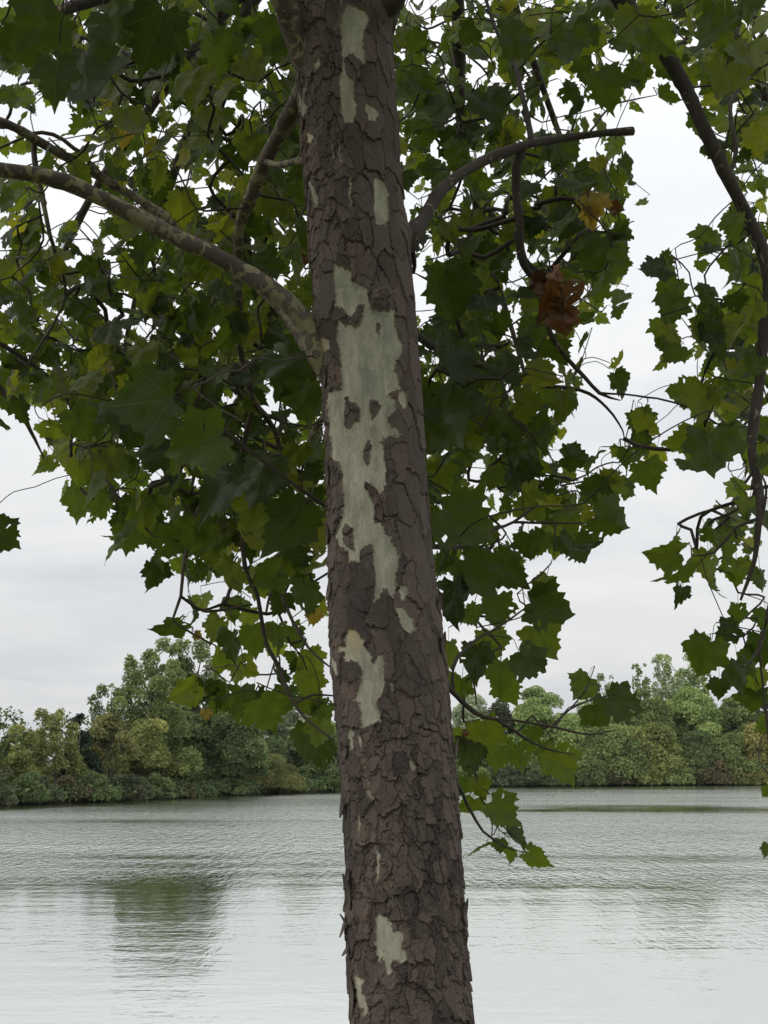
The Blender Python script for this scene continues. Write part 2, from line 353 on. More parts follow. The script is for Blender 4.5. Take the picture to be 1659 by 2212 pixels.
# ------------------------------------------------------------------ trees and shrubs on the far shore
def far_point(px, off):
    """a point on the ground `off` metres behind the far waterline, in the direction of picture column px"""
    a = math.degrees(math.atan2((px - 829.5) / F, cp + 0.15 * sp_)); r = float(shore_r(a)) + off
    x, y = r * math.sin(R(a)), r * math.cos(R(a))
    return np.array([x, y, float(ground_z(x, y)) - 0.05])
def px_height(p, ytop):
    d = ray(829.5, ytop); return CAM[2] + d[2] / d[1] * p[1] - p[2]
def leaf_quads(mb, rg, centre, rad, n, size, tone0, shell=0.35, flat=1.0):
    d = rg.normal(size=(n, 3)); d /= np.linalg.norm(d, axis=1)[:, None]
    d[:, 2] = np.where(d[:, 2] < -0.4, -d[:, 2], d[:, 2])
    r = shell + (1.08 - shell) * rg.random(n) ** 0.7
    c = centre + d * rad * r[:, None]
    nrm = d * 0.5 + rg.normal(size=(n, 3)) * 0.6 + np.array([0, 0, 0.35]); nrm /= np.linalg.norm(nrm, axis=1)[:, None]
    u = np.cross(nrm, rg.normal(size=(n, 3))); u /= np.linalg.norm(u, axis=1)[:, None]; v = np.cross(nrm, u)
    s = size * (0.55 + 0.9 * rg.random(n)) * 0.5
    q = np.stack([c - u * s[:, None], c + v * (s * 0.62)[:, None] + nrm * (s * .25)[:, None], c + u * s[:, None], c - v * (s * 0.62)[:, None] + nrm * (s * .25)[:, None]], 1)
    t = np.clip(tone0 + rg.normal(size=n) * 0.17, 0, 1)
    mb.add(q.reshape(-1, 3), None, np.arange(4 * n).reshape(n, 4), tone=np.repeat(t, 4))
def far_tree(name, label, cat, kind, px, ytop, wpx, off, low, colour, dens=1.0, group=None, seed=0):
    rg = np.random.default_rng(1000 + seed)
    p = far_point(px, off); H = px_height(p, ytop); W = wpx / F * p[1] * (1.45 if kind == 'poplar' else 1.35)
    root = empty(name, p, label=label, cat=cat, group=group)
    k = p[1] / 135.0; size = 0.265 * k
    low *= 0.4; mb = MB(); wood = MB(); lean = rg.normal(size=2) * 0.03
    zc0 = H * low; blobs = []
    if kind == 'round':
        nb = int(np.clip(W * H * 0.95, 36, 130))
        for i in range(nb):
            if i == 0: subs = [(0, 0, 1.0, .72)] + [(rg.uniform(-.34, .34), rg.uniform(-.2, .2), rg.uniform(.55, .93), rg.uniform(.4, .62)) for _ in range(4)]
            ox, oy, hs, ws = subs[i % 5]; Hs, Ws = H * hs, W * ws
            br = (0.08 + 0.09 * rg.random()) * min(W, (H - zc0) * 1.1)
            f = rg.random() ** 0.85; prof = math.sqrt(max(0.03, 1 - f ** 2.2)); ang = rg.random() * 6.283; rr = rg.random() ** 0.4
            c = np.array([ox * W + math.cos(ang) * rr * prof * (Ws / 2 - br * .3), oy * W + math.sin(ang) * rr * prof * (Ws / 2 - br * .3), zc0 + br * .6 + f * (Hs - zc0 - br * 1.45)])
            blobs.append((c, np.array([br, br, br * 0.8]), 1.0))
    elif kind == 'poplar':
        ns = max(3, int(W / 1.3))
        for i in range(ns):
            bx = (i + 0.5) / ns - 0.5; x0 = bx * W * 0.85; top = H * (1 - 0.42 * abs(bx + rg.normal() * .12) ** 1.0 * 1.5) if i else H
            y0 = rg.normal() * W * 0.2
            z = max(zc0, top * 0.2)
            while z < top:
                f = (z - zc0) / max(top - zc0, 1)
                br = (0.17 * W * (1.05 - 0.65 * f) + 0.35) * (0.7 + 0.6 * rg.random())
                c = np.array([x0 * (1 + 0.25 * (1 - f)) + rg.normal() * 0.12 * W * (1 - f * .6), y0 + rg.normal() * 0.15 * W, min(z, top - br * 0.9)])
                blobs.append((c, np.array([br * .85, br * .85, br * 1.05]), 0.85 if f > 0.55 else 1.05)); z += br * 1.15
        blobs.append((np.array([0, 0, H - 0.5]), np.array([.45, .45, .6]), .6))
    elif kind == 'cedar':
        z = zc0
        while z < H - 0.2:
            f = (z - zc0) / (H - zc0); wr = W / 2 * (1 - f) ** 0.7 + 0.15
            for i in range(max(2, int(wr * 4))):
                a = rg.random() * 6.283; br = 0.22 + 0.28 * wr * rg.random()
                blobs.append((np.array([math.cos(a) * wr * .75, math.sin(a) * wr * .75, z + rg.normal() * .2]), np.array([br, br, br * 1.5]), 1.0))
            z += 0.7
    else:   # shrub: a mound of clumps down to the ground
        nb = int(np.clip(W * H * 1.8, 16, 70))
        for i in range(nb):
            a = rg.random() * 6.283; rr = rg.random() ** 0.5; f = rg.random()
            br = (0.11 + 0.12 * rg.random()) * min(W, H * 1.4)
            hmax = H * math.sqrt(max(0.05, 1 - (rr * 0.93) ** 2))
            c = np.array([math.cos(a) * rr * (W / 2 - br * .5), math.sin(a) * rr * (W / 2 - br * .5) * 0.8, max(br * .55, f * (hmax - br * 0.8))])
            blobs.append((c, np.array([br, br, br * .85]), 1.0))
    fine = 0.62 if name.startswith('willow') else 1.0
    for c, rad, dn in blobs:
        c = c + np.array([lean[0] * c[2], lean[1] * c[2], 0])
        area = 4 * math.pi * (rad[0] * rad[2])
        n = int(area * 1.0 * dens * dn / (0.31 * (size * fine) ** 2)); n = min(max(n, 12), 2600)
        leaf_quads(mb, rg, c, rad, n, size * fine, 0.42 + rg.normal() * 0.16)
    # stems and limbs
    nst = {'round': 1, 'poplar': 3, 'cedar': 1}.get(kind, 4)
    for i in range(nst):
        b0 = np.array([rg.normal() * .12 * W * (nst > 1), rg.normal() * .1 * W * (nst > 1), 0])
        t0 = b0 * 1.5 + np.array([lean[0] * H, lean[1] * H, H * (0.9 if kind != 'shrub' else 0.6)])
        P, r_ = catmull([b0, b0 + (t0 - b0) * .35 + rg.normal(size=3) * .02 * H * np.array([1, 1, 0]), b0 + (t0 - b0) * .7 + rg.normal(size=3) * .03 * H * np.array([1, 1, 0]), t0], np.array([1, .7, .4, .12]) * (0.018 * H + 0.03) * (0.6 if nst > 1 else 1), 0.8)
        tube(wood, P, r_, 6, tone=0.5)
        for q in range(5 if kind != 'shrub' else 2):
            f = 0.25 + 0.6 * rg.random(); s0 = P[int(f * (len(P) - 1))]; tgt = blobs[rg.integers(len(blobs))][0]
            P2, r2_ = catmull([s0, (s0 + tgt) / 2 + np.array([0, 0, .06 * H]), tgt], [0.006 * H + .015, .004 * H + .012, .012], 0.9)
            tube(wood, P2, r2_, 4, tone=0.5)
    wood.build('trunk' if kind != 'shrub' else 'stem', M_FARBARK, root)
    mb.build('crown' if kind != 'shrub' else 'foliage', FAR[colour], root, smooth=False)
    return root

def wood_mass():
    rg = np.random.default_rng(77); mb = MB()
    for px in np.arange(-700, 2400, 17):
        left = px < 760
        for q in range(3):
            off = rg.uniform(9, 30); p = far_point(px + rg.uniform(-12, 12), off); k = p[1] / 135
            if abs(p[1]) < 20: continue
            hh = rg.uniform(1.5, 6.5 if left else 8.5) * (1 if -100 < px < 1750 else 1.3)
            e = far_point(px + rg.uniform(-12, 12), rg.uniform(-.3, 2.2)); br = rg.uniform(.5, .95)
            leaf_quads(mb, rg, e + np.array([0, 0, br * rg.uniform(.5, 1.1)]), np.array([br * 1.5, br, br]), 46, .34 * k, rg.uniform(.0, .45))
            for z in np.arange(.6, hh, 1.3):
                br = rg.uniform(.9, 1.6); leaf_quads(mb, rg, p + np.array([rg.normal(), rg.normal(), z]), np.array([br, br, br]), 46, .42 * k, rg.uniform(.2, .5))
    return tag(mb.build('woods', FAR['dark'], smooth=False), kind='stuff', label='dim wood and undergrowth filling in behind the shore trees')
wood_mass()
GT, GS = 'trees on the far shore', 'shrubs along the far waterline'
T = [
 # name, label, category, kind, px, ytop, width px, metres behind the waterline, crown bottom, colour, density
 ('broadleaf_tree', 'dull grey green tree cut by the left edge of the photo', 'tree', 'round', -6, 1549, 80, 16, .25, 'grey', .8, GT),
 ('broadleaf_tree', 'rounded yellow green tree nearest the left edge of the photo', 'tree', 'round', 50, 1556, 104, 8, .22, 'yelgreen', 1, GT),
 ('broadleaf_tree', 'loose yellow green tree just left of the dark cedar', 'tree', 'poplar', 131, 1532, 78, 7, .15, 'yelgreen', .9, GT),
 ('cedar_tree', 'dark blackish green cedar, the only conifer on the far shore', 'tree', 'cedar', 178, 1536, 66, 7, .03, 'cedar', 1.3, GT),
 ('poplar_tree', 'thin see-through poplar top rising alone right of the cedar', 'tree', 'poplar', 238, 1478, 66, 18, .2, 'green', .75, GT),
 ('broadleaf_tree', 'olive yellow tree with bare pale stems right of the cedar', 'tree', 'round', 238, 1532, 104, 7, .33, 'olive', .95, GT),
 ('poplar_tree', 'broad tall green poplar, left one of the two highest trees', 'tree', 'poplar', 326, 1416, 106, 13, .12, 'green', 1, GT),
 ('poplar_tree', 'tallest tree of all on the shore, tip behind sycamore leaves', 'tree', 'poplar', 412, 1384, 120, 14, .12, 'green', .95, GT),
 ('broadleaf_tree', 'yellow green tree drooping in front of the two tall poplars', 'tree', 'round', 340, 1535, 130, 6, .1, 'yelgreen', 1, GT),
 ('broadleaf_tree', 'large dense dark green tree right of the tall poplars', 'tree', 'round', 470, 1508, 156, 6, .04, 'dark', 1.25, GT),
 ('willow_shrub', 'soft round olive willow bush overhanging the water', 'shrub', 'shrub', 575, 1622, 112, 2.5, 0, 'olive', 1.1, GS),
 ('willow_shrub', 'small low yellowish bush on the right side of round willow', 'shrub', 'shrub', 628, 1672, 62, 1.5, 0, 'yelgreen', 1.1, GS),
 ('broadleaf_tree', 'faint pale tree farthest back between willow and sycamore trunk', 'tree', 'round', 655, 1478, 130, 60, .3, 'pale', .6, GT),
 ('broadleaf_tree', 'thin grey twiggy tree just behind the round willow', 'tree', 'round', 590, 1556, 96, 20, .2, 'grey', .7, GT),
 ('broadleaf_tree', 'grey green bushy tree left beside the sycamore trunk', 'tree', 'round', 672, 1560, 100, 14, .12, 'grey', .9, GT),
 ('broadleaf_shrub', 'dark low shrub touching the sycamore trunk on its left side', 'shrub', 'shrub', 694, 1634, 82, 3, 0, 'dark', 1, GS),
 ('broadleaf_tree', 'mid green tree half hidden behind the sycamore trunk', 'tree', 'round', 760, 1530, 120, 16, .1, 'green', 1, GT),
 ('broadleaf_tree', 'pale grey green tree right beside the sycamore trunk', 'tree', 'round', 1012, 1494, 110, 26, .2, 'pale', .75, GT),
 ('broadleaf_tree', 'grey tree between pale tree and bright billowing tree', 'tree', 'round', 1082, 1500, 90, 22, .2, 'grey', .8, GT),
 ('broadleaf_tree', 'bright light green billowing tree right of the sycamore trunk', 'tree', 'round', 1166, 1481, 132, 9, .08, 'light', 1.1, GT),
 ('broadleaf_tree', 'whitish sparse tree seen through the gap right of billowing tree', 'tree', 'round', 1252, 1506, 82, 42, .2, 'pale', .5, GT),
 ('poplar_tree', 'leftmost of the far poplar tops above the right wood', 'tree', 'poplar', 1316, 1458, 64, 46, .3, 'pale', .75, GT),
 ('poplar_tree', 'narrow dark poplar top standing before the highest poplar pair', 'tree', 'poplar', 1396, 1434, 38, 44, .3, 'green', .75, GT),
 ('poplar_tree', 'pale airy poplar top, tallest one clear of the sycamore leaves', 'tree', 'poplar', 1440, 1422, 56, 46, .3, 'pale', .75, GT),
 ('poplar_tree', 'poplar top partly covered by the large hanging leaf at right', 'tree', 'poplar', 1494, 1408, 70, 48, .3, 'light', .75, GT),
 ('broadleaf_tree', 'soft green tree below the leftmost far poplar top', 'tree', 'round', 1300, 1502, 126, 12, .12, 'light', 1, GT),
 ('broadleaf_tree', 'green tree below the narrow dark poplar top', 'tree', 'round', 1392, 1482, 130, 13, .12, 'green', 1, GT),
 ('broadleaf_tree', 'light green tree below the large hanging sycamore leaves', 'tree', 'round', 1490, 1478, 136, 14, .12, 'light', 1, GT),
 ('broadleaf_tree', 'green tree with open gaps of sky, second from right edge', 'tree', 'round', 1582, 1500, 120, 13, .12, 'green', .8, GT),
 ('broadleaf_tree', 'dull green tree cut by the right edge of the photo', 'tree', 'round', 1668, 1500, 120, 13, .1, 'grey', 1, GT),
]
SHR = [
 ('broadleaf_shrub', 'greyish shrub at the waterline in the left bottom of the wood', -4, 1655, 80, 2.0, 'grey'),
 ('broadleaf_shrub', 'dark green shrub under the rounded yellow green tree', 62, 1660, 74, 3.0, 'dark'),
 ('broadleaf_shrub', 'pale grey shrub leaning over the water left of the cedar', 108, 1676, 62, 1.5, 'grey'),
 ('broadleaf_shrub', 'brownish twiggy shrub below the cedar', 158, 1672, 66, 2.5, 'rust'),
 ('broadleaf_shrub', 'dark leafy shrub below the olive yellow tree', 210, 1664, 78, 2.0, 'dark'),
 ('broadleaf_shrub', 'grey green shrub at the feet of the left tall poplar', 276, 1664, 78, 2.0, 'grey'),
 ('broadleaf_shrub', 'deep green shrub below the drooping yellow green tree', 338, 1668, 70, 2.0, 'dark'),
 ('broadleaf_shrub', 'rusty brown low shrub left under the dense dark tree', 402, 1684, 52, 1.5, 'rust'),
 ('broadleaf_shrub', 'low dark shrub right under the dense dark tree', 505, 1680, 70, 1.5, 'dark'),
 ('broadleaf_shrub', 'low green shrub at the water right beside sycamore trunk', 1010, 1650, 74, 2.5, 'green'),
 ('broadleaf_shrub', 'grey brown low shrub below the pale grey green tree', 1062, 1656, 70, 2.0, 'grey'),
 ('broadleaf_shrub', 'pale grey green shrub left under the billowing tree', 1118, 1650, 66, 2.0, 'grey'),
 ('broadleaf_shrub', 'dark shrub right under the billowing light green tree', 1176, 1648, 70, 2.0, 'dark'),
 ('broadleaf_shrub', 'mid green shrub rising right behind billowing tree', 1236, 1590, 110, 6, 'green'),
 ('broadleaf_shrub', 'green thicket mound with yellow tips below leftmost poplar top', 1316, 1572, 118, 6, 'green'),
 ('broadleaf_shrub', 'yellow spotted thicket mound below the pale airy poplar', 1408, 1566, 110, 6, 'yelgreen'),
 ('broadleaf_shrub', 'dark green thicket mound left of the golden shrub', 1492, 1576, 110, 6, 'dark'),
 ('broadleaf_shrub', 'green thicket mound behind the golden yellow shrub', 1570, 1566, 110, 7, 'green'),
 ('broadleaf_shrub', 'golden yellow tall shrub at the right edge of the photo', 1644, 1560, 86, 5, 'yellow'),
 ('broadleaf_shrub', 'rusty reddish shrub at the waterline below leftmost poplar top', 1322, 1636, 56, 2, 'rust'),
 ('broadleaf_shrub', 'dark olive shrub at water left of the rusty reddish shrub', 1262, 1644, 68, 2, 'dark'),
 ('broadleaf_shrub', 'yellow green low shrub right of the rusty reddish shrub', 1380, 1652, 72, 1.5, 'yelgreen'),
 ('broadleaf_shrub', 'mid green low waterline shrub below dark thicket mound', 1446, 1648, 74, 1.5, 'green'),
 ('broadleaf_shrub', 'orange tinted brown shrub at the waterline below green thicket', 1524, 1632, 68, 2, 'rust'),
 ('broadleaf_shrub', 'olive low shrub left of the golden yellow shrub', 1590, 1650, 66, 1.5, 'olive'),
 ('broadleaf_shrub', 'yellowing low shrub at the foot of the golden shrub', 1656, 1648, 64, 1.5, 'yellow'),
]
for i, (nm, lb, ct, kd, px, yt, wp, off, low, col, dn, gp) in enumerate(T):
    far_tree(nm, lb, ct, kd, px, yt, wp, off, low, col, dn, gp, i)
for i, (nm, lb, px, yt, wp, off, col) in enumerate(SHR):
    far_tree(nm, lb, 'shrub', 'shrub', px, yt - 8, wp, off * .2 if off < 4 else off * .7, 0, col, 1.0, GS, 100 + i)

# ------------------------------------------------------------------ the sycamore: trunk
TY = 4.1
EDGE = np.array([(-60, 612, 846), (100, 634, 852), (200, 640, 857), (400, 655, 870), (500, 664, 882), (600, 671, 893), (700, 682, 903), (800, 691, 910), (900, 697, 917), (1000, 702, 922), (1100, 705, 930), (1200, 706, 938),
                 (1300, 706, 950), (1400, 710, 963), (1500, 717, 973), (1600, 728, 983), (1700, 735, 990), (1800, 741, 997), (1900, 745, 1003), (2000, 745, 1009), (2100, 748, 1016), (2250, 755, 1030)], float)
el_, er_ = at(EDGE[:, 1], EDGE[:, 0], TY), at(EDGE[:, 2], EDGE[:, 0], TY)
ez = el_[:, 2][::-1]; ecx = ((el_[:, 0] + er_[:, 0]) / 2)[::-1]; erad = ((er_[:, 0] - el_[:, 0]) / 2)[::-1] * 0.985
ez = np.concatenate([[1.0, 1.35, 1.6, 1.9], ez, [6.2, 7.2, 8.6]])
ecx = np.concatenate([[0.255, 0.225, 0.205, 0.185], ecx, [-0.16, -0.2, -0.22]])
erad = np.concatenate([[0.40, 0.29, 0.235, 0.21], erad, [0.125, 0.095, 0.05]])
def trunk_at(z): return np.interp(z, ez, ecx), np.interp(z, ez, erad)

def vnoise(u, v, fu, fv, nu, seed):
    """value noise, periodic over nu lattice cells in u"""
    r = np.random.default_rng(seed).random((997, nu)); x = u * fu; y = v * fv
    i, j = np.floor(x).astype(int), np.floor(y).astype(int); fx, fy = x - i, y - j
    fx = fx * fx * (3 - 2 * fx); fy = fy * fy * (3 - 2 * fy)
    a, b = r[j % 997, i % nu], r[j % 997, (i + 1) % nu]; c, d = r[(j + 1) % 997, i % nu], r[(j + 1) % 997, (i + 1) % nu]
    return (a + (b - a) * fx) * (1 - fy) + (c + (d - c) * fx) * fy - 0.5
CIRC = 1.06
def worley(u, v, nu, sv, seed):
    """plates: distance to own edge (m), per-plate random numbers, offset from the plate's centre"""
    su = CIRC / nu; rg = np.random.default_rng(seed); J = rg.random((601, nu, 2)); ID = rg.random((601, nu, 3))
    ci, cj = np.floor(u / su).astype(int), np.floor(v / sv).astype(int)
    f1 = np.full(u.shape, 9.0); f2 = np.full(u.shape, 9.0); idv = np.zeros(u.shape + (3,)); ou = np.zeros(u.shape); ov = np.zeros(u.shape)
    asp = su / sv
    for dj in (-1, 0, 1):
        for di in (-1, 0, 1):
            ii_, jj_ = (ci + di), (cj + dj); jt = J[jj_ % 601, ii_ % nu]
            du = u - (ii_ + 0.1 + .8 * jt[..., 0]) * su; dv = (v - (jj_ + .1 + .8 * jt[..., 1]) * sv) * asp
            d = np.maximum(np.abs(du), np.abs(dv)) * 0.45 + np.hypot(du, dv) * 0.55
            near = d < f1
            f2 = np.where(near, f1, np.minimum(f2, d)); f1 = np.where(near, d, f1)
            idv[near] = ID[jj_ % 601, ii_ % nu][near]; ou = np.where(near, du, ou); ov = np.where(near, dv, ov)
    return f2 - f1, idv, ou / su, ov / (sv * asp)

pA = lambda L_: [(576 + x * .3225, y * .3224) for x, y in L_]
pB = lambda L_: [(576 + x * .3225, 658.3 + y * .3224) for x, y in L_]
pC = lambda L_: [(685.8 + x * .24802, 1316.7 + y * .24802) for x, y in L_]
pD = lambda L_: [(713.2 + x * .21494, 1755.5 + y * .21494) for x, y in L_]
PATCH = [  # outlines of the bare pale patches as they sit on the trunk's front (polygon, yellowness)
 (pA([(555,25),(600,40),(655,75),(680,130),(650,200),(640,270),(655,350),(662,430),(640,420),(600,370),(585,350),(545,360),(520,400),(525,440),(525,500),(580,520),(590,590),(575,650),(600,700),(585,770),(570,825),(530,820),(500,740),(490,660),(480,590),(475,510),(500,470),(510,380),(500,250),(505,130),(530,60)]), .15),
 (pA([(160,40),(215,70),(250,110),(255,160),(255,230),(270,260),(262,330),(240,240),(225,180),(200,110)]), .1),
 (pA([(215,580),(245,600),(250,680),(265,720),(240,780),(225,770),(218,700)]), 0), (pA([(340,380),(355,420),(350,460),(315,455),(300,430)]), 0),
 (pA([(670,690),(715,700),(748,760),(735,810),(690,805),(668,740)]), .1), (pA([(720,1180),(760,1185),(800,1230),(820,1290),(822,1400),(820,1470),(790,1500),(740,1495),(725,1440),(722,1350),(718,1260)]), 0),
 (pA([(260,890),(300,885),(298,950),(275,960)]), .5), (pA([(480,520),(540,530),(560,620),(545,690),(500,690),(485,600)]), .6),
 (pA([(420,940),(432,940),(445,1060),(436,1060)]), 0), (pA([(470,930),(480,930),(492,1080),(484,1080)]), .2), (pA([(555,1180),(565,1180),(566,1380),(556,1380)]), 0), (pA([(270,1200),(320,1250),(340,1330),(325,1400),(300,1330)]), 0),
 (pB([(440,-280),(470,-265),(560,-240),(565,-170),(600,-150),(640,-140),(672,-100),(670,-40),(700,20),(740,45),(790,35),(820,40),(855,30),(865,100),(880,210),(915,270),(905,320),(870,370),(855,440),(880,480),(900,560),(860,565),(820,600),(870,640),(865,700),(810,760),(830,800),(880,820),(910,850),(895,880),(860,870),(790,885),(755,905),(780,940),(790,1030),(800,1110),(795,1160),(790,1240),(770,1260),(730,1220),(700,1195),(655,1180),(650,1220),(690,1290),(715,1340),(710,1450),(760,1445),(785,1480),(800,1550),(830,1545),(860,1620),(885,1730),(860,1790),(870,1870),(850,1965),(800,1885),(755,1940),(725,2000),(720,1900),(725,1770),(720,1700),(700,1610),(680,1605),(620,1630),(615,1720),(580,1725),(540,1640),(480,1620),(460,1540),(490,1470),(510,1400),(510,1200),(500,1100),(480,1045),(440,1045),(425,980),(415,800),(400,640),(400,575),(450,560),(500,575),(500,470),(485,320),(465,220),(475,110),(455,0),(450,-120)]), 0),
 (pB([(890,1880),(930,1870),(950,1900),(945,1950),(910,1975),(890,1930)]), 0), (pB([(875,2010),(920,2015),(940,2060),(990,2090),(990,2170),(960,2205),(920,2180),(890,2110)]), 0),
 (pB([(350,220),(412,225),(410,290),(370,315),(350,300)]), .8), (pB([(890,575),(935,580),(948,640),(940,685),(915,690),(890,640)]), .2), (pB([(530,1640),(560,1670),(578,1710),(560,1715)]), .6),
 (pC([(250,165),(330,180),(400,240),(395,330),(440,380),(475,470),(520,400),(570,400),(580,560),(575,660),(550,740),(510,800),(530,860),(550,985),(500,990),(430,1015),(370,1035),(365,940),(350,830),(310,790),(350,720),(385,630),(375,520),(340,455),(280,430),(230,440),(210,400),(230,310),(220,250)]), .1),
 (pC([(250,165),(330,180),(390,250),(380,330),(330,420),(230,440),(210,400),(230,310),(220,250)]), .65),
 (pC([(270,990),(290,1040),(300,1120),(305,1200),(290,1250),(270,1180),(260,1100)]), 0), (pC([(340,1090),(370,1120),(385,1220),(350,1160)]), 0), (pC([(400,1580),(440,1560),(490,1630),(510,1690),(440,1620)]), 0),
 (pC([(810,1280),(835,1330),(850,1390),(815,1400),(805,1330)]), .3), (pC([(170,310),(230,320),(225,350),(180,385),(170,350)]), .7), (pC([(90,290),(110,380),(160,450),(175,580),(140,570),(110,480)]), 0),
 (pC([(424,1450),(434,1450),(444,1560),(434,1560)]), 0), (pC([(353,1800),(363,1800),(378,1950),(368,1950)]), 0), (pC([(640,650),(665,650),(670,700),(655,715)]), .2), (pC([(390,1240),(400,1240),(412,1360),(424,1390),(410,1380)]), 0),
 (pD([(470,1010),(510,1040),(560,1080),(600,1110),(620,1180),(720,1190),(725,1260),(705,1300),(715,1350),(750,1390),(760,1450),(740,1490),(715,1505),(680,1475),(620,1480),(600,1540),(605,1600),(590,1640),(560,1590),(545,1500),(520,1450),(500,1490),(480,1470),(450,1360),(430,1320),(460,1230),(450,1100),(445,1060)]), .1),
 (pD([(240,1630),(275,1640),(290,1680),(320,1655),(328,1700),(305,1720),(310,1810),(340,1860),(370,1950),(380,2000),(340,2050),(320,1980),(270,1920),(245,1830)]), .3),
 (pD([(425,340),(470,390),(487,430),(485,600),(474,690),(465,690),(466,450),(440,370)]), 0), (pD([(603,700),(616,700),(617,960),(604,960)]), .1),
]
ISLE = [pB([(455,0),(510,20),(540,60),(575,80),(600,10),(620,-10),(650,10),(640,110),(600,160),(570,120),(520,135),(470,90)]), pB([(520,610),(545,615),(560,650),(605,660),(620,690),(625,765),(575,800),(560,830),(510,800),(505,740),(520,680)]),
 pB([(690,620),(715,618),(765,655),(765,690),(735,750),(700,750),(690,680)]), pB([(670,895),(695,905),(698,980),(695,1030),(685,1065),(665,1065),(645,1020),(650,950)]), pB([(735,120),(765,125),(768,160),(750,200),(732,170)]),
 pB([(525,1465),(550,1480),(570,1500),(572,1635),(540,1610),(500,1600),(510,1510)]), pB([(680,-140),(760,-160),(830,-90),(850,-30),(790,35),(740,45),(690,0),(670,-60)])]
def inside(px, py, poly):
    poly = np.asarray(poly); res = np.zeros(px.shape, bool)
    box = (px > poly[:, 0].min()) & (px < poly[:, 0].max()) & (py > poly[:, 1].min()) & (py < poly[:, 1].max())
    x, y = px[box], py[box]; r = np.zeros(x.shape, bool)
    for (x0, y0), (x1, y1) in zip(poly, np.roll(poly, -1, 0)):
        c = ((y0 > y) != (y1 > y)); r ^= c & (x < (x1 - x0) * (y - y0) / (y1 - y0 + 1e-12) + x0)
    res[box] = r; return res
def blur(a, n):
    for ax in (0, 1):
        b = np.zeros_like(a); 
        for k in range(-n, n + 1): b += np.roll(a, k, ax)
        a = b / (2 * n + 1)
    return a

zs = np.concatenate([np.arange(1.05, 2.2, 0.006), np.arange(2.2, 5.56, 0.0016), np.arange(5.56, 8.6, 0.012)])
front = np.linspace(-0.62 * math.pi, 0.62 * math.pi, 520); back = np.linspace(0.62 * math.pi, 1.38 * math.pi, 90)[1:-1]
th = np.concatenate([front, back])            # 0 = towards the camera
TH, ZZ = np.meshgrid(th, zs); cx, cr_ = trunk_at(ZZ)
U = (TH / (2 * math.pi)) * CIRC; U = np.where(U < 0, U + CIRC, U); V = ZZ
nfr = 40
w1 = vnoise(U, V, nfr / CIRC, 22, nfr, 1); w2 = vnoise(U, V, nfr / CIRC, 22, nfr, 2); nf2 = 150
w3 = vnoise(U, V, nf2 / CIRC, 110, nf2, 3); w4 = vnoise(U, V, nf2 / CIRC, 110, nf2, 4)
w5 = vnoise(U, V, 320 / CIRC, 260, 320, 14); w6 = vnoise(U, V, 320 / CIRC, 260, 320, 15)
uu = U + w1 * 0.026 + w3 * 0.0085 + w5 * .003; vv = V + w2 * 0.03 + w4 * 0.010 + w6 * .003
big = vnoise(U, V, 9 / CIRC, 3.2, 9, 5) + 0.5 * vnoise(U, V, 20 / CIRC, 8, 20, 6)
# the lower trunk is scaly all over, its upper right side wears broader, smoother plates
side = np.clip((TH - 0.05) / 0.6, 0, 1) * (np.abs(TH) < 1.9)
lowz = np.clip((3.35 - ZZ) / 0.5, 0, 1)
scaly = np.clip(0.62 + big * 1.1 - side * 0.75 * (1 - lowz) + lowz * 0.42, 0.05, 1.15)
E1, I1, a1u, a1v = worley(uu, vv, 19, 0.120, 11)
E2, I2, a2u, a2v = worley(uu + 0.3, vv, 40, 0.056, 12)
E3, I3, a3u, a3v = worley(uu + 0.1 + w1 * .02, vv, 76, 0.028, 13)
def groove(E, w): return np.clip(1 - E / w, 0, 1)
def patchy(f, g, seed, lo, gain): return np.clip(lo + vnoise(U, V, f / CIRC, g, f, seed) * gain, 0, 1)
m1 = patchy(30, 14, 21, .35, 1.9); m2 = np.clip(scaly, 0, 1) * patchy(44, 20, 22, .35, 2.2); m3 = np.clip((scaly - 0.4) * 1.5, 0, 1) * patchy(60, 30, 23, .4, 2.4)
# flakes lie over one another like shingles: height steps at their edges, only some of the seams open into cracks
lv1 = np.floor(I1[..., 0] * 3) / 3; lv2 = np.floor(I2[..., 0] * 4) / 4
h = 0.0050 * (lv1 - .33) + 0.0042 * (lv2 - .4) * np.clip(scaly + .1, 0, 1) + 0.0034 * (I3[..., 0] - .4) * m3
h += (I1[..., 1] - .5) * a1u * 0.007 - np.clip(a1v, -.6, .6) * 0.0075 * I1[..., 2] + ((I2[..., 1] - .5) * a2u * 0.006 - np.clip(a2v, -.6, .6) * 0.0065 * I2[..., 2]) * scaly
g1 = groove(E1, 0.0026) * m1; g2 = groove(E2, 0.0023) * m2; g3 = groove(E3, 0.0019) * m3
h -= 0.0095 * g1 + 0.0082 * g2 + 0.0042 * g3
h += 0.0012 * w3 + 0.0007 * w5
base_p = np.stack([cx + cr_ * np.sin(TH), TY - cr_ * np.cos(TH), ZZ], -1)
PX, PY, _ = project(base_p)
jx = PX + w3 * 5 + w5 * 2.5 + w1 * 5; jy = PY + w4 * 7 + w6 * 2.5 + w2 * 6
vis = np.abs(TH) < 1.5
pale = np.zeros(TH.shape); yel = np.zeros(TH.shape)
for poly, y in PATCH:
    ins = inside(jx, jy, poly) & vis; pale[ins] = 1; yel[ins] = y
for poly in ISLE: pale[inside(jx, jy, poly) & vis] = 0
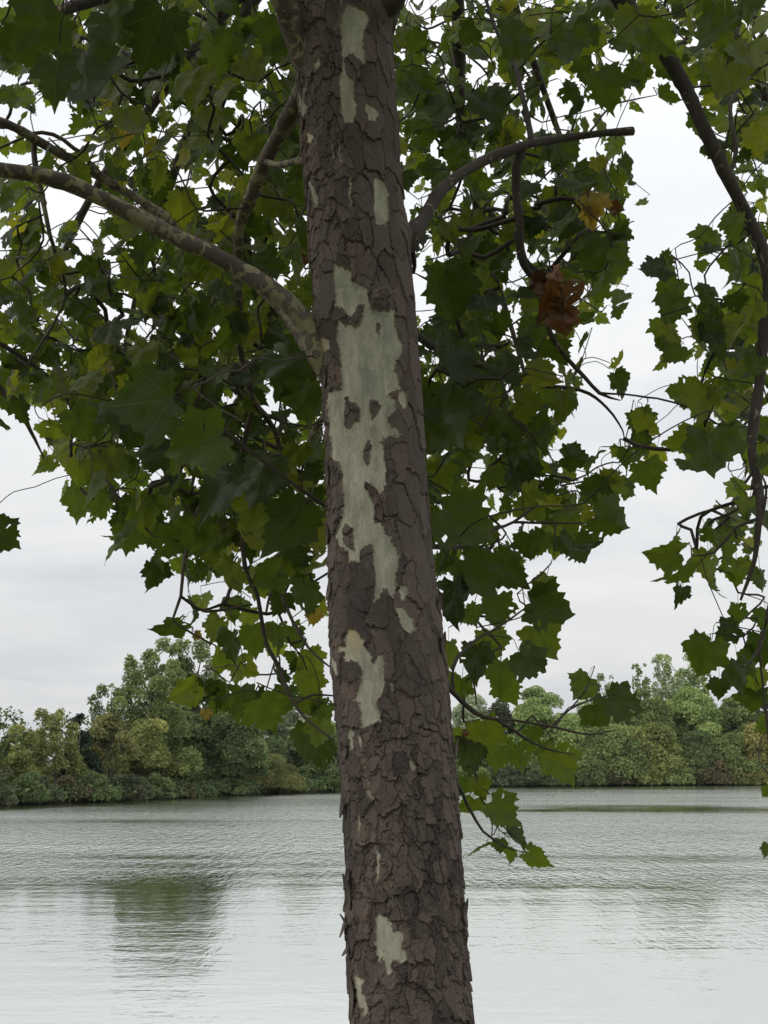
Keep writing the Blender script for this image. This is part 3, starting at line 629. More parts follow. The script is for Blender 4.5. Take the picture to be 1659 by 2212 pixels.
# patches of the same kind on the side away from the camera and out of the frame
hid = ((np.abs(TH) > 1.6) | (ZZ > 5.6)) & (vnoise(uu, vv, 14 / CIRC, 5, 14, 31) + 0.4 * vnoise(uu, vv, 40 / CIRC, 16, 40, 32) > 0.22)
pale[hid] = 1
yel = yel * (0.75 + 1.2 * w1)
older = pale * ((I1[..., 1] > .60) & (E1 > .001)) * np.clip(.55 + 1.5 * w1, .1, 1)
soft = blur(pale, 1); wide = blur(pale, 2)
rimm = ((wide > 0.05) & (pale < 0.5)) * np.clip(0.42 + 2.0 * w1 + 1.3 * w3, 0, 1) * 0.75
crackpale = np.clip(g1 * (vnoise(U, V, 24 / CIRC, 7, 24, 41) > 0.30) * 1.3, 0, 1) * (1 - pale)
h = h * (1 - soft) + soft * (-0.0052 + 0.0011 * older + 0.0012 * w1 + 0.0005 * w3)
h += rimm * 0.0008
# knot and collars
def lump(px, py, rpx, hh):
    return hh * np.exp(-(((PX - px) ** 2 + (PY - py) ** 2) / (rpx * rpx))) * vis
rk = np.hypot(PX - 822, (PY - 645) * .9)
h += lump(822, 645, 24, 0.022) - lump(824, 648, 7, 0.012) + (0.0008 * np.cos(rk * .7) + .012 * w3 + .01 * w1) * np.exp(-(rk / 24) ** 2) * vis
h += lump(676, 705, 34, 0.020) + lump(882, 505, 26, 0.012) + lump(836, 18, 34, 0.028) + lump(905, 1300, 60, 0.004) + lump(618, 40, 60, 0.03)
tone = 0.30 + 0.36 * (I1[..., 2] - .2) + 0.42 * (I2[..., 2] - .4) * scaly + 0.22 * (I3[..., 2] - .5) * m3 + 0.30 * big
tone = np.clip(tone - 0.10 * lowz, 0, 1)
rr = cr_ + h
tv = np.stack([cx + rr * np.sin(TH), TY - rr * np.cos(TH), ZZ], -1).reshape(-1, 3)
nz, nth = TH.shape; i = np.arange(nz - 1)[:, None] * nth; j = np.arange(nth)[None]; k = (j + 1) % nth
tf = np.stack([i + j, i + k, i + k + nth, i + j + nth], -1).reshape(-1, 4)
tree = empty('sycamore_tree', (ecx[1], TY, 1.4), label='big sycamore with flaking brown and pale bark at the lake edge', cat='tree')
base = np.array(tree.location)
tm = MB(); tm.add(tv - base, None, tf, older=older.ravel(), pale=soft.ravel(), yel=np.clip(yel, 0, 1).ravel(), tone=tone.ravel(), rim=np.clip(np.maximum(rimm, crackpale * .8), 0, 1).ravel())
trunk = tm.build('trunk', M_TRUNK, tree)
# loose shards of bark standing off the trunk's edges
def shard(px, py, wd, ln, lift, lean):
    z = at(px, py, TY)[2]; c_, r_ = trunk_at(z); s = -1 if px < 870 else 1
    a = s * (math.pi / 2 - 0.22 - 0.3 * rng.random()); 
    t = np.linspace(0, 1, 7); prof = wd * (1 - np.abs(2 * t - 1) ** 1.6) * .5 + .002
    rad_ = r_ + 0.003 + lift * t ** 1.5
    vs = []
    for q in (-1, 1):
        aa = a + q * prof / r_ + lean * t
        vs.append(np.stack([c_ + rad_ * np.sin(aa), TY - rad_ * np.cos(aa), z + ln * t], -1))
    v = np.concatenate(vs); m = len(t); idx = np.arange(m - 1)
    f = np.stack([idx, idx + 1, idx + 1 + m, idx + m], -1)
    nrm = np.array([math.sin(a), -math.cos(a), 0]) * 0.003
    v2 = np.concatenate([v, v + nrm]); 
    f2 = np.concatenate([f[:, ::-1], f + 2 * m, np.stack([idx, idx + 2 * m, idx + 1 + 2 * m, idx + 1], -1), np.stack([idx + m, idx + m + 1, idx + 3 * m + 1, idx + 3 * m], -1)])
    lb = MB(); lb.add(v2 - base, None, f2, pale=0., older=0., yel=0., tone=0.2 + .4 * rng.random(), rim=0.)
    lb.build('bark_flake', M_TRUNK, trunk)
for px, py, wd, ln, lift in ((742, 1960, .03, .10, .022), (744, 1975, .025, .06, .016), (744, 2000, .02, .04, .02), (744, 2035, .02, .03, .018), (750, 2180, .03, .11, .010), (738, 1872, .03, .06, .012), (1004, 1935, .03, .08, .012), (1010, 1990, .03, .07, .010), (1020, 2185, .04, .09, .016), (1012, 2070, .03, .05, .010),
                         (706, 1260, .03, .06, .008), (706, 1180, .03, .07, .008), (702, 1060, .03, .08, .008), (734, 1720, .03, .06, .008), (728, 1640, .03, .05, .01), (690, 850, .03, .07, .008), (950, 1330, .04, .06, .008), (962, 1420, .03, .07, .008), (985, 1640, .03, .06, .008), (650, 300, .03, .06, .012), (648, 190, .03, .08, .012), (664, 480, .03, .06, .01)):
    shard(px, py, wd, -ln if rng.random() < .4 else ln, lift, rng.normal() * .015)

# ------------------------------------------------------------------ limbs: (points px,py,depth), radii px at that depth, material, mottled?
def P3(L_): return np.array([at(x, y, Y) for x, y, Y in L_])
TOP = lambda z: np.array([trunk_at(z)[0], TY, z])
LIMBS = {}
def limb(key, pts, radii, mat, label=None, sides=14):
    LIMBS[key] = dict(P=np.asarray(pts, float), r=np.asarray(radii, float), mat=mat, label=label, sides=sides, subs=[])
def sub(key, pts, radii, sides=7): LIMBS[key]['subs'].append((np.asarray(pts, float), np.asarray(radii, float), sides))
pr = lambda w_, Y: w_ / 2 / F * Y
limb('left', P3([(730, 860, 4.1), (690, 770, 4.08), (655, 692, 4.05), (590, 628, 4.02), (480, 560, 4.0), (360, 502, 3.97), (220, 428, 3.93), (120, 388, 3.9), (0, 366, 3.86), (-140, 350, 3.8), (-420, 260, 3.7), (-800, 90, 3.6)]),
     [pr(x, 4) for x in (22, 58, 49, 43, 40, 38, 39, 36, 34, 32, 26, 7)], M_LIMB, 'stout mottled limb reaching left from the trunk')
limb('upleft', P3([(740, 60, 4.15), (690, 120, 4.25), (640, 225, 4.45), (610, 280, 4.55), (572, 350, 4.65), (545, 420, 4.72), (520, 480, 4.8), (512, 560, 4.86), (514, 650, 4.9), (520, 760, 5.0), (545, 868, 5.1), (525, 973, 5.15), (522, 1113, 5.2), (530, 1228, 5.2), (555, 1283, 5.2), (575, 1388, 5.2), (605, 1445, 5.2), (625, 1501, 5.15), (660, 1551, 5.1), (722, 1600, 5.0)]),
     [pr(x, 4.8) for x in (40, 46, 38, 36, 34, 30, 26, 23, 20, 17, 15, 13, 12, 11, 11, 10, 9, 8, 7, 5)], M_LIMB, 'mottled limb drooping down behind the trunk on its left')
sub('upleft', P3([(545, 868, 5.1), (520, 853, 5.1), (500, 930, 5.2), (488, 970, 5.25)]), [pr(x, 5) for x in (14, 13, 9, 5)])
sub('upleft', P3([(545, 868, 5.1), (585, 915, 5.2), (606, 970, 5.3), (615, 1013, 5.3), (607, 1173, 5.3), (600, 1213, 5.3), (575, 1323, 5.25)]), [pr(x, 5) for x in (16, 13, 12, 11, 9, 8, 6)])
sub('upleft', P3([(600, 1213, 5.3), (615, 1303, 5.3), (665, 1398, 5.2), (712, 1440, 5.1)]), [pr(x, 5) for x in (9, 9, 7, 4)])
sub('upleft', P3([(525, 1000, 5.15), (440, 1080, 5.1), (404, 1180, 5.0), (390, 1288, 5.0), (372, 1340, 5.0)]), [pr(x, 5) for x in (10, 9, 8, 7, 5)])
sub('upleft', P3([(390, 1288, 5.0), (445, 1320, 5.1), (545, 1306, 5.2)]), [pr(x, 5) for x in (7, 7, 5)])
sub('upleft', P3([(372, 1340, 5.0), (415, 1368, 5.0), (465, 1394, 5.0)]), [pr(x, 5) for x in (5, 5, 3)])
sub('upleft', P3([(632, 1521, 5.15), (680, 1500, 5.2), (740, 1505, 5.2)]), [pr(x, 5) for x in (7, 6, 3)])
sub('upleft', P3([(605, 1445, 5.2), (600, 1410, 5.2), (578, 1480, 5.2), (572, 1500, 5.2)]), [pr(x, 5) for x in (4, 4, 3, 2)])
sub('upleft', P3([(690, 913, 4.8), (668, 963, 4.8), (663, 1020, 4.8)]), [pr(x, 5) for x in (20, 19, 14)])
sub('upleft', P3([(720, 900, 4.3), (690, 913, 4.8), (655, 985, 4.85), (640, 950, 4.9)]), [pr(x, 5) for x in (20, 14, 9, 6)])
sub('upleft', P3([(572, 350, 4.65), (600, 356, 4.5), (660, 345, 4.2)]), [pr(x, 4.5) for x in (16, 16, 16)])
limb('right', P3([(850, 590, 4.1), (885, 515, 4.12), (915, 475, 4.2), (950, 415, 4.3), (1000, 372, 4.4), (1050, 345, 4.5), (1100, 325, 4.55), (1150, 310, 4.6), (1220, 298, 4.7), (1300, 288, 4.75), (1366, 283, 4.8)]),
     [pr(x, 4.4) for x in (24, 46, 33, 27, 25, 24, 27, 21, 20, 18, 22)], M_SHADED, 'crooked dark limb right of the trunk ending in a broken stub')
sub('right', P3([(1130, 318, 4.58), (1117, 360, 4.6), (1116, 430, 4.62), (1122, 510, 4.65), (1132, 570, 4.68), (1150, 600, 4.7), (1180, 680, 4.75), (1189, 723, 4.75), (1229, 778, 4.8), (1294, 848, 4.85), (1340, 865, 4.9)]), [pr(x, 4.7) for x in (22, 22, 21, 20, 19, 17, 13, 12, 11, 9, 3)], 9)
sub('right', P3([(1150, 308, 4.6), (1143, 270, 4.65), (1130, 215, 4.7), (1105, 120, 4.9), (1070, 60, 5.0), (1030, -60, 5.1)]), [pr(x, 4.7) for x in (16, 15, 13, 11, 10, 8)])
sub('right', P3([(1294, 848, 4.85), (1399, 858, 4.9), (1494, 883, 5.0), (1599, 948, 5.0)]), [pr(x, 4.7) for x in (5, 5, 5, 4)])
sub('right', P3([(1270, 290, 4.7), (1320, 230, 4.9), (1370, 215, 5), (1420, 205, 5.1)]), [pr(x, 4.7) for x in (6, 5, 4, 2)])
sub('right', P3([(890, 520, 4.12), (895, 560, 4.2), (893, 590, 4.25)]), [pr(x, 4.2) for x in (14, 12, 8)])
limb('far_right', np.vstack([[TOP(7.0)], P3([(1010, -480, 4.3), (1180, -230, 4.45), (1335, -10, 4.6), (1420, 88, 4.65), (1480, 190, 4.7), (1520, 275, 4.7), (1570, 380, 4.72), (1620, 480, 4.75), (1652, 560, 4.75), (1660, 640, 4.75), (1650, 720, 4.75), (1640, 830, 4.75), (1624, 963, 4.7), (1640, 1060, 4.65), (1640, 1120, 4.6), (1629, 1213, 4.6), (1600, 1296, 4.6)])]),
     [pr(x, 4.6) for x in (50, 50, 46, 42, 38, 35, 33, 32, 31, 30, 28, 27, 25, 23, 20, 16, 11, 5)], M_SHADED, 'long dark limb sweeping down along the right edge')
sub('far_right', P3([(1640, 1120, 4.6), (1590, 1140, 4.6), (1544, 1193, 4.6), (1494, 1200, 4.6)]), [pr(x, 4.6) for x in (8, 7, 6, 3)])
sub('far_right', P3([(1650, 720, 4.75), (1700, 820, 4.8), (1720, 1000, 4.8), (1690, 1180, 4.8), (1640, 1400, 4.75), (1600, 1440, 4.7)]), [pr(x, 4.6) for x in (24, 20, 16, 12, 8, 4)])
sub('far_right', P3([(1636, 1140, 4.6), (1650, 1100, 4.6), (1655, 1060, 4.6), (1648, 1030, 4.6)]), [pr(x, 4.6) for x in (7, 7, 6, 4)])
sub('far_right', P3([(1570, 380, 4.72), (1590, 330, 4.8), (1580, 220, 4.9), (1640, 150, 5.0), (1700, 120, 5)]), [pr(x, 4.6) for x in (14, 12, 10, 8, 5)])
sub('far_right', P3([(1640, 1400, 4.75), (1660, 1600, 4.7), (1665, 1720, 4.7), (1668, 1840, 4.7)]), [pr(x, 4.6) for x in (6, 5, 4, 2)])
limb('low_right', P3([(900, 1400, 4.15), (960, 1470, 4.3), (979, 1496, 4.4), (1029, 1541, 4.5), (1070, 1553, 4.55), (1109, 1556, 4.6), (1199, 1571, 4.65), (1269, 1586, 4.7), (1329, 1578, 4.75)]),
     [pr(x, 4.5) for x in (14, 13, 11.5, 9.5, 8, 6.5, 5.5, 4.5, 2.5)], M_SHADED, 'thin low twig branch right of the trunk above the water')
sub('low_right', P3([(1075, 1556, 4.55), (1154, 1606, 4.6), (1199, 1622, 4.65), (1240, 1630, 4.7)]), [pr(x, 4.5) for x in (8, 6, 4, 2)])
sub('low_right', P3([(1199, 1571, 4.65), (1224, 1536, 4.7), (1279, 1511, 4.75), (1300, 1505, 4.8), (1340, 1500, 4.8)]), [pr(x, 4.5) for x in (5, 5, 4, 3, 2)])
sub('low_right', P3([(979, 1496, 4.4), (979, 1440, 4.4), (1019, 1388, 4.5), (1079, 1353, 4.6), (1140, 1310, 4.7)]), [pr(x, 4.5) for x in (8, 8, 8, 6, 3)])
sub('low_right', P3([(940, 1560, 4.2), (970, 1660, 4.35), (989, 1696, 4.4), (1019, 1756, 4.5), (1044, 1796, 4.5), (1094, 1831, 4.5), (1130, 1840, 4.5)]), [pr(x, 4.5) for x in (10, 9, 8, 7, 6, 4, 2)])
limb('mid_right', P3([(880, 700, 4.2), (930, 745, 4.6), (1034, 788, 4.9), (1139, 828, 5.1), (1254, 843, 5.2), (1310, 880, 5.2), (1345, 930, 5.2), (1350, 965, 5.2)]),
     [pr(x, 5) for x in (18, 17, 14, 12, 9, 6, 4, 2)], M_SHADED, 'thin branch running right below the broken stub')
sub('mid_right', P3([(950, 770, 4.7), (999, 838, 4.8), (1019, 873, 4.9), (1059, 898, 5.0), (1090, 960, 5.0), (1110, 1020, 5)]), [pr(x, 5) for x in (12, 11, 10, 8, 6, 4)])
sub('mid_right', P3([(900, 1180, 4.2), (1000, 1180, 4.8), (1059, 1148, 5.0), (1109, 1128, 5.1), (1179, 1080, 5.2), (1240, 1060, 5.2)]), [pr(x, 5) for x in (12, 10, 8, 7, 5, 3)])
sub('mid_right', P3([(1109, 1128, 5.1), (1190, 1130, 5.0), (1280, 1130, 5)]), [pr(x, 5) for x in (6, 5, 3)])
limb('back_left', P3([(760, 900, 4.2), (690, 800, 4.5), (600, 660, 4.9), (450, 530, 5.2), (330, 450, 5.3), (230, 390, 5.3), (100, 315, 5.2), (0, 262, 5.1), (-200, 200, 5.0)]),
     [pr(x, 5) for x in (26, 26, 24, 22, 22, 22, 22, 22, 16)], M_LIMB, 'pale slender limb running behind the stout left limb')
sub('back_left', P3([(230, 390, 5.3), (160, 320, 5.3), (90, 285, 5.25), (0, 320, 5.2)]), [pr(x, 5) for x in (12, 11, 10, 6)])
sub('back_left', P3([(75, 300, 5.2), (72, 330, 5.2), (95, 440, 5.2), (108, 510, 5.2), (140, 640, 5.3), (60, 790, 5.3)]), [pr(x, 5) for x in (16, 15, 12, 10, 8, 5)])
limb('low_left', P3([(760, 1130, 4.45), (700, 1090, 4.45), (640, 1050, 4.42), (560, 990, 4.4), (450, 905, 4.35), (380, 860, 4.3), (330, 845, 4.25)]), [pr(x, 4) for x in (10, 10, 9, 8, 7, 5, 3)], M_LIMB, 'pale thin twig with large dark leaves left of the trunk', 8)
limb('edge_left', P3([(-300, 500, 5.2), (-140, 680, 5.4), (0, 838, 5.5), (50, 903, 5.5), (75, 948, 5.5), (95, 990, 5.5)]), [pr(x, 5) for x in (20, 18, 14, 11, 8, 4)], M_SHADED, 'dark branch coming in over the left edge')
sub('edge_left', P3([(-140, 680, 5.4), (30, 760, 5.5), (150, 872, 5.6), (160, 1038, 5.6), (300, 1128, 5.5)]), [pr(x, 5) for x in (14, 12, 10, 8, 4)])
LIMBS['edge_left']['P'] = np.vstack([P3([(-800, 90, 3.6), (-560, 260, 4.6)]), LIMBS['edge_left']['P']]); LIMBS['edge_left']['r'] = np.concatenate([[pr(12, 3.6), pr(20, 5)], LIMBS['edge_left']['r']])
# scaffold limbs at the back and the top of the crown
def scaffold(key, z0, pts, r0, label):
    p = np.vstack([[TOP(z0)], P3(pts)]); limb(key, p, np.linspace(r0, 0.006, len(p)), M_SHADED, label, 9)
scaffold('back_a', 6.1, [(640, -150, 5.2), (480, 120, 6.4), (360, 420, 7.2), (280, 700, 7.6), (250, 900, 7.6)], .05, 'rear limb drooping through the left crown')
scaffold('back_b', 5.8, [(560, -60, 5.6), (400, 130, 6.6), (200, 420, 7.2), (100, 640, 7.4), (40, 800, 7.4)], .05, 'rear limb drooping near the left edge')
scaffold('back_c', 6.4, [(700, -60, 5.6), (620, 220, 6.5), (560, 560, 7.0), (450, 900, 7.0), (400, 1120, 6.8)], .045, 'rear limb hanging in the middle of the left crown')
scaffold('back_d', 6.2, [(960, -120, 5.4), (990, 60, 5.8), (1000, 300, 6.6), (1060, 560, 7.2), (1120, 760, 7.2), (1180, 980, 6.8)], .045, 'rear limb hanging in the right crown')
scaffold('back_e', 6.6, [(1050, -200, 5.6), (1120, 40, 6.2), (1190, 240, 6.8), (1240, 400, 7.0), (1230, 620, 7.0)], .032, 'rear limb hanging behind the broken stub')
scaffold('back_f', 7.2, [(1250, -300, 5.4), (1500, -60, 6.0), (1680, 300, 6.6), (1640, 640, 6.6), (1560, 860, 6.2)], .045, 'rear limb over the right edge')
scaffold('top_left', 6.6, [(560, -200, 4.4), (380, -60, 4.3), (200, 0, 4.1), (40, 60, 3.9), (-150, 150, 3.8)], .05, 'front limb along the top left corner')
limb('over_a', [TOP(6.3), (0.5, 3.2, 6.8), (0.9, 1.8, 6.9), (1.1, 0.2, 6.5), (1.2, -1.4, 5.9)], [.06, .05, .04, .025, .008], M_SHADED, 'unseen limb added overhead on the right to bear shading leaves', 9)  # two unseen limbs added overhead to carry leaves that shade the trunk
limb('over_b', [TOP(6.9), (-0.8, 3.2, 7.4), (-1.6, 1.8, 7.4), (-2.2, 0.3, 6.9), (-2.4, -1.2, 6.2)], [.06, .05, .04, .025, .008], M_SHADED, 'unseen limb added overhead on the left to bear shading leaves', 9)
limb('flare', np.vstack([[TOP(5.0)], P3([(668, 160, 4.05), (632, 60, 4.0), (600, -20, 3.95), (480, -200, 3.9), (300, -420, 3.8), (0, -600, 3.6)])]), [pr(x, 4) for x in (50, 54, 56, 54, 44, 32, 10)], M_LIMB, 'limb rising left out of the top of the photo')
limb('knobtop', np.vstack([[TOP(5.4)], P3([(840, 10, 4.0), (900, -120, 4.0), (1020, -330, 3.9), (1200, -600, 3.9)])]), [pr(x, 4) for x in (40, 62, 44, 34, 10)], M_SHADED, 'dark limb rising right out of the top of the photo')

# ------------------------------------------------------------------ leaves
HALF = np.array([(0.05, -0.06), (0.13, -0.10), (0.19, -0.15), (0.25, -0.08), (0.34, -0.12), (0.43, -0.10), (0.40, 0.02), (0.46, 0.07), (0.42, 0.13), (0.50, 0.20), (0.585, 0.32), (0.50, 0.36), (0.485, 0.46), (0.40, 0.44), (0.325, 0.48), (0.345, 0.60), (0.25, 0.62), (0.225, 0.74), (0.13, 0.75), (0.065, 0.85)])
OUTL = np.vstack([[(0, -0.005)], HALF, [(0, 0.97)], (HALF * [-1, 1])[::-1]])
NO = len(OUTL)
def leaf_proto(rg, crumple=0.0):
    o = OUTL.copy(); tooth = np.ones(NO); o = o + rg.normal(size=o.shape) * 0.016
    lob = rg.uniform(0.85, 1.12); o[:, 0] *= lob * (1 + 0.12 * rg.normal() * (o[:, 0] > 0)); o[:, 1] *= rg.uniform(0.85, 1.05)
    c = np.array([0, 0.26]); rings = [c[None]]
    for t in (0.3, 0.58, 0.82, 1.0):
        q = c + (o - c) * t
        if t < 1: q = c + (0.55 * (o - c) + 0.45 * (np.roll(o, 1, 0) + np.roll(o, -1, 0) - 2 * c) / 2) * t
        rings.append(q)
    P = np.vstack(rings)
    x, y = P[:, 0], P[:, 1]
    fold = rg.uniform(-0.25, 0.75); droop = rg.uniform(0.0, 0.8); wav = rg.uniform(0.03, 0.085); ph = rg.random(3) * 6.28
    z = fold * np.abs(x) * 0.8 - droop * (y - 0.1) ** 2 * np.where(y > .1, 1, .3) - rg.uniform(0, .7) * x * x + wav * np.sin(x * 11 + ph[0]) * np.sin(y * 9 + ph[1]) + .03 * np.sin(np.arctan2(x, y) * 7 + ph[2]) * np.hypot(x, y)
    if crumple: z = z + crumple * (np.sin(x * 9 + ph[0]) * .5 + np.sin(y * 8 + ph[1]) * .6 + np.sin((x + y) * 17) * .25 + np.abs(x) * 1.2)
    v = np.stack([x * (1 - .25 * abs(fold)), y, z], -1); uv = P.copy()
    n = NO; j = np.arange(n); k = (j + 1) % n
    f3 = np.stack([np.zeros(n, int), 1 + j, 1 + k], -1); f4 = []
    for r_ in range(3):
        b0 = 1 + r_ * n; f4.append(np.stack([b0 + j, b0 + n + j, b0 + n + k, b0 + k], -1))
    f4 = np.concatenate(f4)
    if rg.random() < 0.55:      # insect holes and torn bits
        kill = rg.choice(len(f4), rg.integers(1, 4), replace=False); f4 = np.delete(f4, kill, 0)
    return v, uv, f3, f4
PROT = [leaf_proto(np.random.default_rng(50 + i)) for i in range(30)]
CRUM = [leaf_proto(np.random.default_rng(90 + i), 0.20) for i in range(5)]
LEAVES = []       # base point, tip direction, normal, size, tone
def norm(v): return v / (np.linalg.norm(v) + 1e-9)
def add_leaf(centre, tip, nrm, size, tone, kind='leaf'):
    tip = norm(tip); nrm = norm(nrm - tip * np.dot(nrm, tip)); LEAVES.append((centre - tip * 0.38 * size, tip, nrm, size, tone, kind))
TOCAM = lambda p: norm(CAM - p)
CUP = np.array([0, -sp_, cp]); CRT = np.array([1., 0, 0])
HAND = """960 790 125 -10|949 868 75 0|1074 863 62 10|1159 928 84 0|964 928 150 50|949 1033 85 20|1109 1018 80 0|1101 1058 60 0|1064 1038 55 -20|1249 993 84 80|1384 913 64 20|1389 958 74 10|1351 988 50 0|1329 975 30 -30|1339 828 64 30|1324 1128 108 70|1294 1058 84 80|1199 1173 80 0|1254 1188 74 30|1239 1123 94 -10|1189 1103 74 -20
999 1138 136 55|1029 1243 116 40|1099 1233 100 50|1074 1318 84 0|1184 1313 100 75|1174 1383 96 35|1064 1393 74 10|1149 1433 104 45|984 1303 114 0|1019 1333 54 40|1029 1433 95 0|969 1413 70 0|1254 1486 70 -40|1299 1546 80 40|1349 1521 88 70|1099 1491 66 20|994 1486 70 -10|1084 1461 76 0|1059 1586 84 30|1014 1631 80 0|1074 1626 74 -10|1124 1636 74 10|1214 1651 90 30|1174 1631 64 0|1039 1701 56 20|1014 1746 66 -20|1084 1756 86 45|1119 1811 64 60|1159 1856 64 50|1034 1831 52 -60|1104 1846 42 10|1079 1826 38 0|1000 1600 60 0|1150 1590 50 0|1000 1700 50 -10
1434 1198 100 -80|1469 1238 84 -40|1529 1223 84 0|1539 1268 54 10|1471 1283 48 -20|1579 1143 66 -30|1569 1103 76 -70|1479 953 96 -80|1534 978 116 0|1469 848 66 -90|1514 863 96 0|1454 763 60 -50|1594 1328 56 0|1569 1368 66 -60|1524 1418 96 -20|1599 1461 86 10|1554 1486 50 0|1634 1481 76 20|1629 1516 66 0|1650 1571 50 -60|1655 1711 36 -30|1655 1836 30 -20|1589 1238 76 0|1644 1253 66 0|1639 993 90 0|1409 585 86 -70|1444 620 76 -40|1449 670 84 -20|1529 525 80 -20|1640 1400 80 0|1620 1430 70 20|1500 1400 60 -60|1655 1340 60 0
12 1158 80 50|275 1163 80 0|262 1133 54 0|330 1158 66 30|170 1088 76 0|155 1008 60 0|100 1003 50 -60|310 870 160 -80|420 960 160 -70|470 1063 160 -60|560 1043 130 -10|620 1133 140 -40|675 1153 96 0|370 1173 86 -40|420 1153 96 0|425 1238 66 -40|500 1243 96 0|555 1253 76 10|600 1243 70 0|370 1358 80 -60|420 1323 54 20|465 1358 66 -20|500 1318 66 0|500 1398 86 0|550 1383 76 0|470 1433 76 -10|515 1448 76 0|543 1453 38 60|670 1268 66 0|675 1318 76 0|605 1303 60 -30|640 1378 66 20|600 1373 60 0|627 1418 26 0|637 1438 38 -30|675 1428 66 20|655 1463 50 0|395 1496 86 -60|435 1501 76 -20|465 1506 66 0|520 1521 86 0|490 1521 54 -10|575 1536 106 20|550 1516 70 0|625 1506 60 0|670 1521 60 0|670 1481 66 0|700 1541 60 20|660 1601 80 -20|695 1631 66 10|690 1580 60 0|330 1100 70 0|450 1190 70 10|540 1180 80 0|640 1210 80 10|480 1150 80 -20|230 1060 70 10|300 1090 60 0|210 1020 70 0
970 640 170 10|1040 560 90 30|1080 700 60 0|620 800 130 -20|660 870 110 10|430 690 100 -40|330 90 190 -20|190 170 190 10|260 60 150 40|90 60 150 -30|120 180 140 0|60 100 130 20|470 120 120 10|420 190 110 0|540 150 110 20|590 90 120 -20|960 240 100 0|1060 230 110 20|1110 90 110 -30|1300 190 110 10|1430 90 110 40|1540 60 120 0|1620 130 110 0|1370 60 110 0|1560 170 100 -20|1640 300 100 0|1230 100 100 0"""
rl = np.random.default_rng(21)
for ln in HAND.splitlines():
    for e in ln.split('|'):
        x, y, wd, a = map(float, e.split())
        Y = float(np.clip(0.16 * F / wd, 3.35, 6.0)) * rl.uniform(.96, 1.04)
        if 430 < x < 1260 and Y < 4.4: Y = rl.uniform(4.4, 4.6)
        c = at(x, y, Y); size = wd * Y / F / 0.98
        tip = CRT * math.sin(R(a)) - CUP * math.cos(R(a)) + np.array([0, 1, 0]) * rl.normal() * .30
        nrm = TOCAM(c) + rl.normal(size=3) * 0.36
        if rl.random() < .5: nrm = nrm * -1
        add_leaf(c, tip, nrm, size, .1 if x < 30 else np.clip(rl.normal(.42 if wd < 112 else .24, .21 if wd < 112 else .12), 0, .88))
# how full the crown is, column by column (79 px cells of the photo), filled through the crown's depth
GRID = """
999987678887667887899
999998778888667877899
768998878889766355489
437758878888875551059
545688868887688883038
624788878885788883007
745788778883899981038
777888878884985870158
877689888883976840168
988778988887875310489
988899988887886531189
478899976888888324088
048888997888888623047
026679998883468763137
001567888876835550246
000157877886774000033
000024444448630000002
000000322224410000003
000000222222200000001
"""
rows = [r for r in GRID.split()]
for ri, row in enumerate(rows):
    for ci, ch in enumerate(row):
        d = int(ch)
        if d == 0: continue
        trunkcell = 8 < ci < 11
        n = rl.poisson(d * d / 81 * (15.5 if ri < 15 else 7) * (0.35 if trunkcell else 1))
        for _ in range(n):
            x = (ci + rl.random()) * 79; y = (ri + rl.random()) * 79
            Y = rl.choice([rl.uniform(4.6, 6.0), rl.uniform(5.6, 8.2)], p=[.35, .65])
            c = at(x, y, Y)
            a = rl.normal() * 0.75; tip = CRT * math.sin(a) - np.array([0, 0, 1]) * math.cos(a) + np.array([0, 1, 0]) * rl.normal() * .5
            nrm = rl.normal(size=3) * np.array([.7, .7, .5]) + np.array([0, -.55, .35]) * rl.choice([-1, 1])
            t = rl.normal(.46, .23)
            t = min(t, .86)
            if rl.random() < .008: t = rl.uniform(.85, .97)
            add_leaf(c, tip, nrm, rl.uniform(.075, .155), np.clip(t, 0, 1.1))
# the crown goes on outside the frame: above and to both sides
for _ in range(1500):
    x = rl.uniform(-1100, 2700); y = rl.uniform(-1500, 900); Y = rl.uniform(2.6, 7.6)
    if -60 < x < 1720 and y > -60: continue
    if y > 500 - 0.5 * abs(x - 830) * .6 + 300 and Y < 4: continue
    c = at(x, y, Y)
    if c[2] < 3.2 or c[2] > 8.8: continue
    a = rl.normal() * .8; tip = CRT * math.sin(a) - np.array([0, 0, 1]) * math.cos(a) + np.array([0, 1, 0]) * rl.normal() * .5
    add_leaf(c, tip, rl.normal(size=3) * .7 + np.array([0, 0, .5]), rl.uniform(.13, .21), np.clip(rl.normal(.45, .18), 0, 1))
for _ in range(1300):  # unseen leaves added over the camera to cut the light on the trunk
    c = np.array([rl.uniform(-4.2, 4.2), rl.uniform(-2.6, 3.6), rl.uniform(5.0, 7.6)])
    X_, Y_, D_ = project(c)
    if D_ > 0 and -150 < X_ < 1800 and -150 < Y_ < 2400: continue
    add_leaf(c, rl.normal(size=3) * .7 + np.array([0, 0, -.6]), rl.normal(size=3) * .5 + np.array([0, 0, .9]), rl.uniform(.16, .24), np.clip(rl.normal(.45, .16), 0, .85))
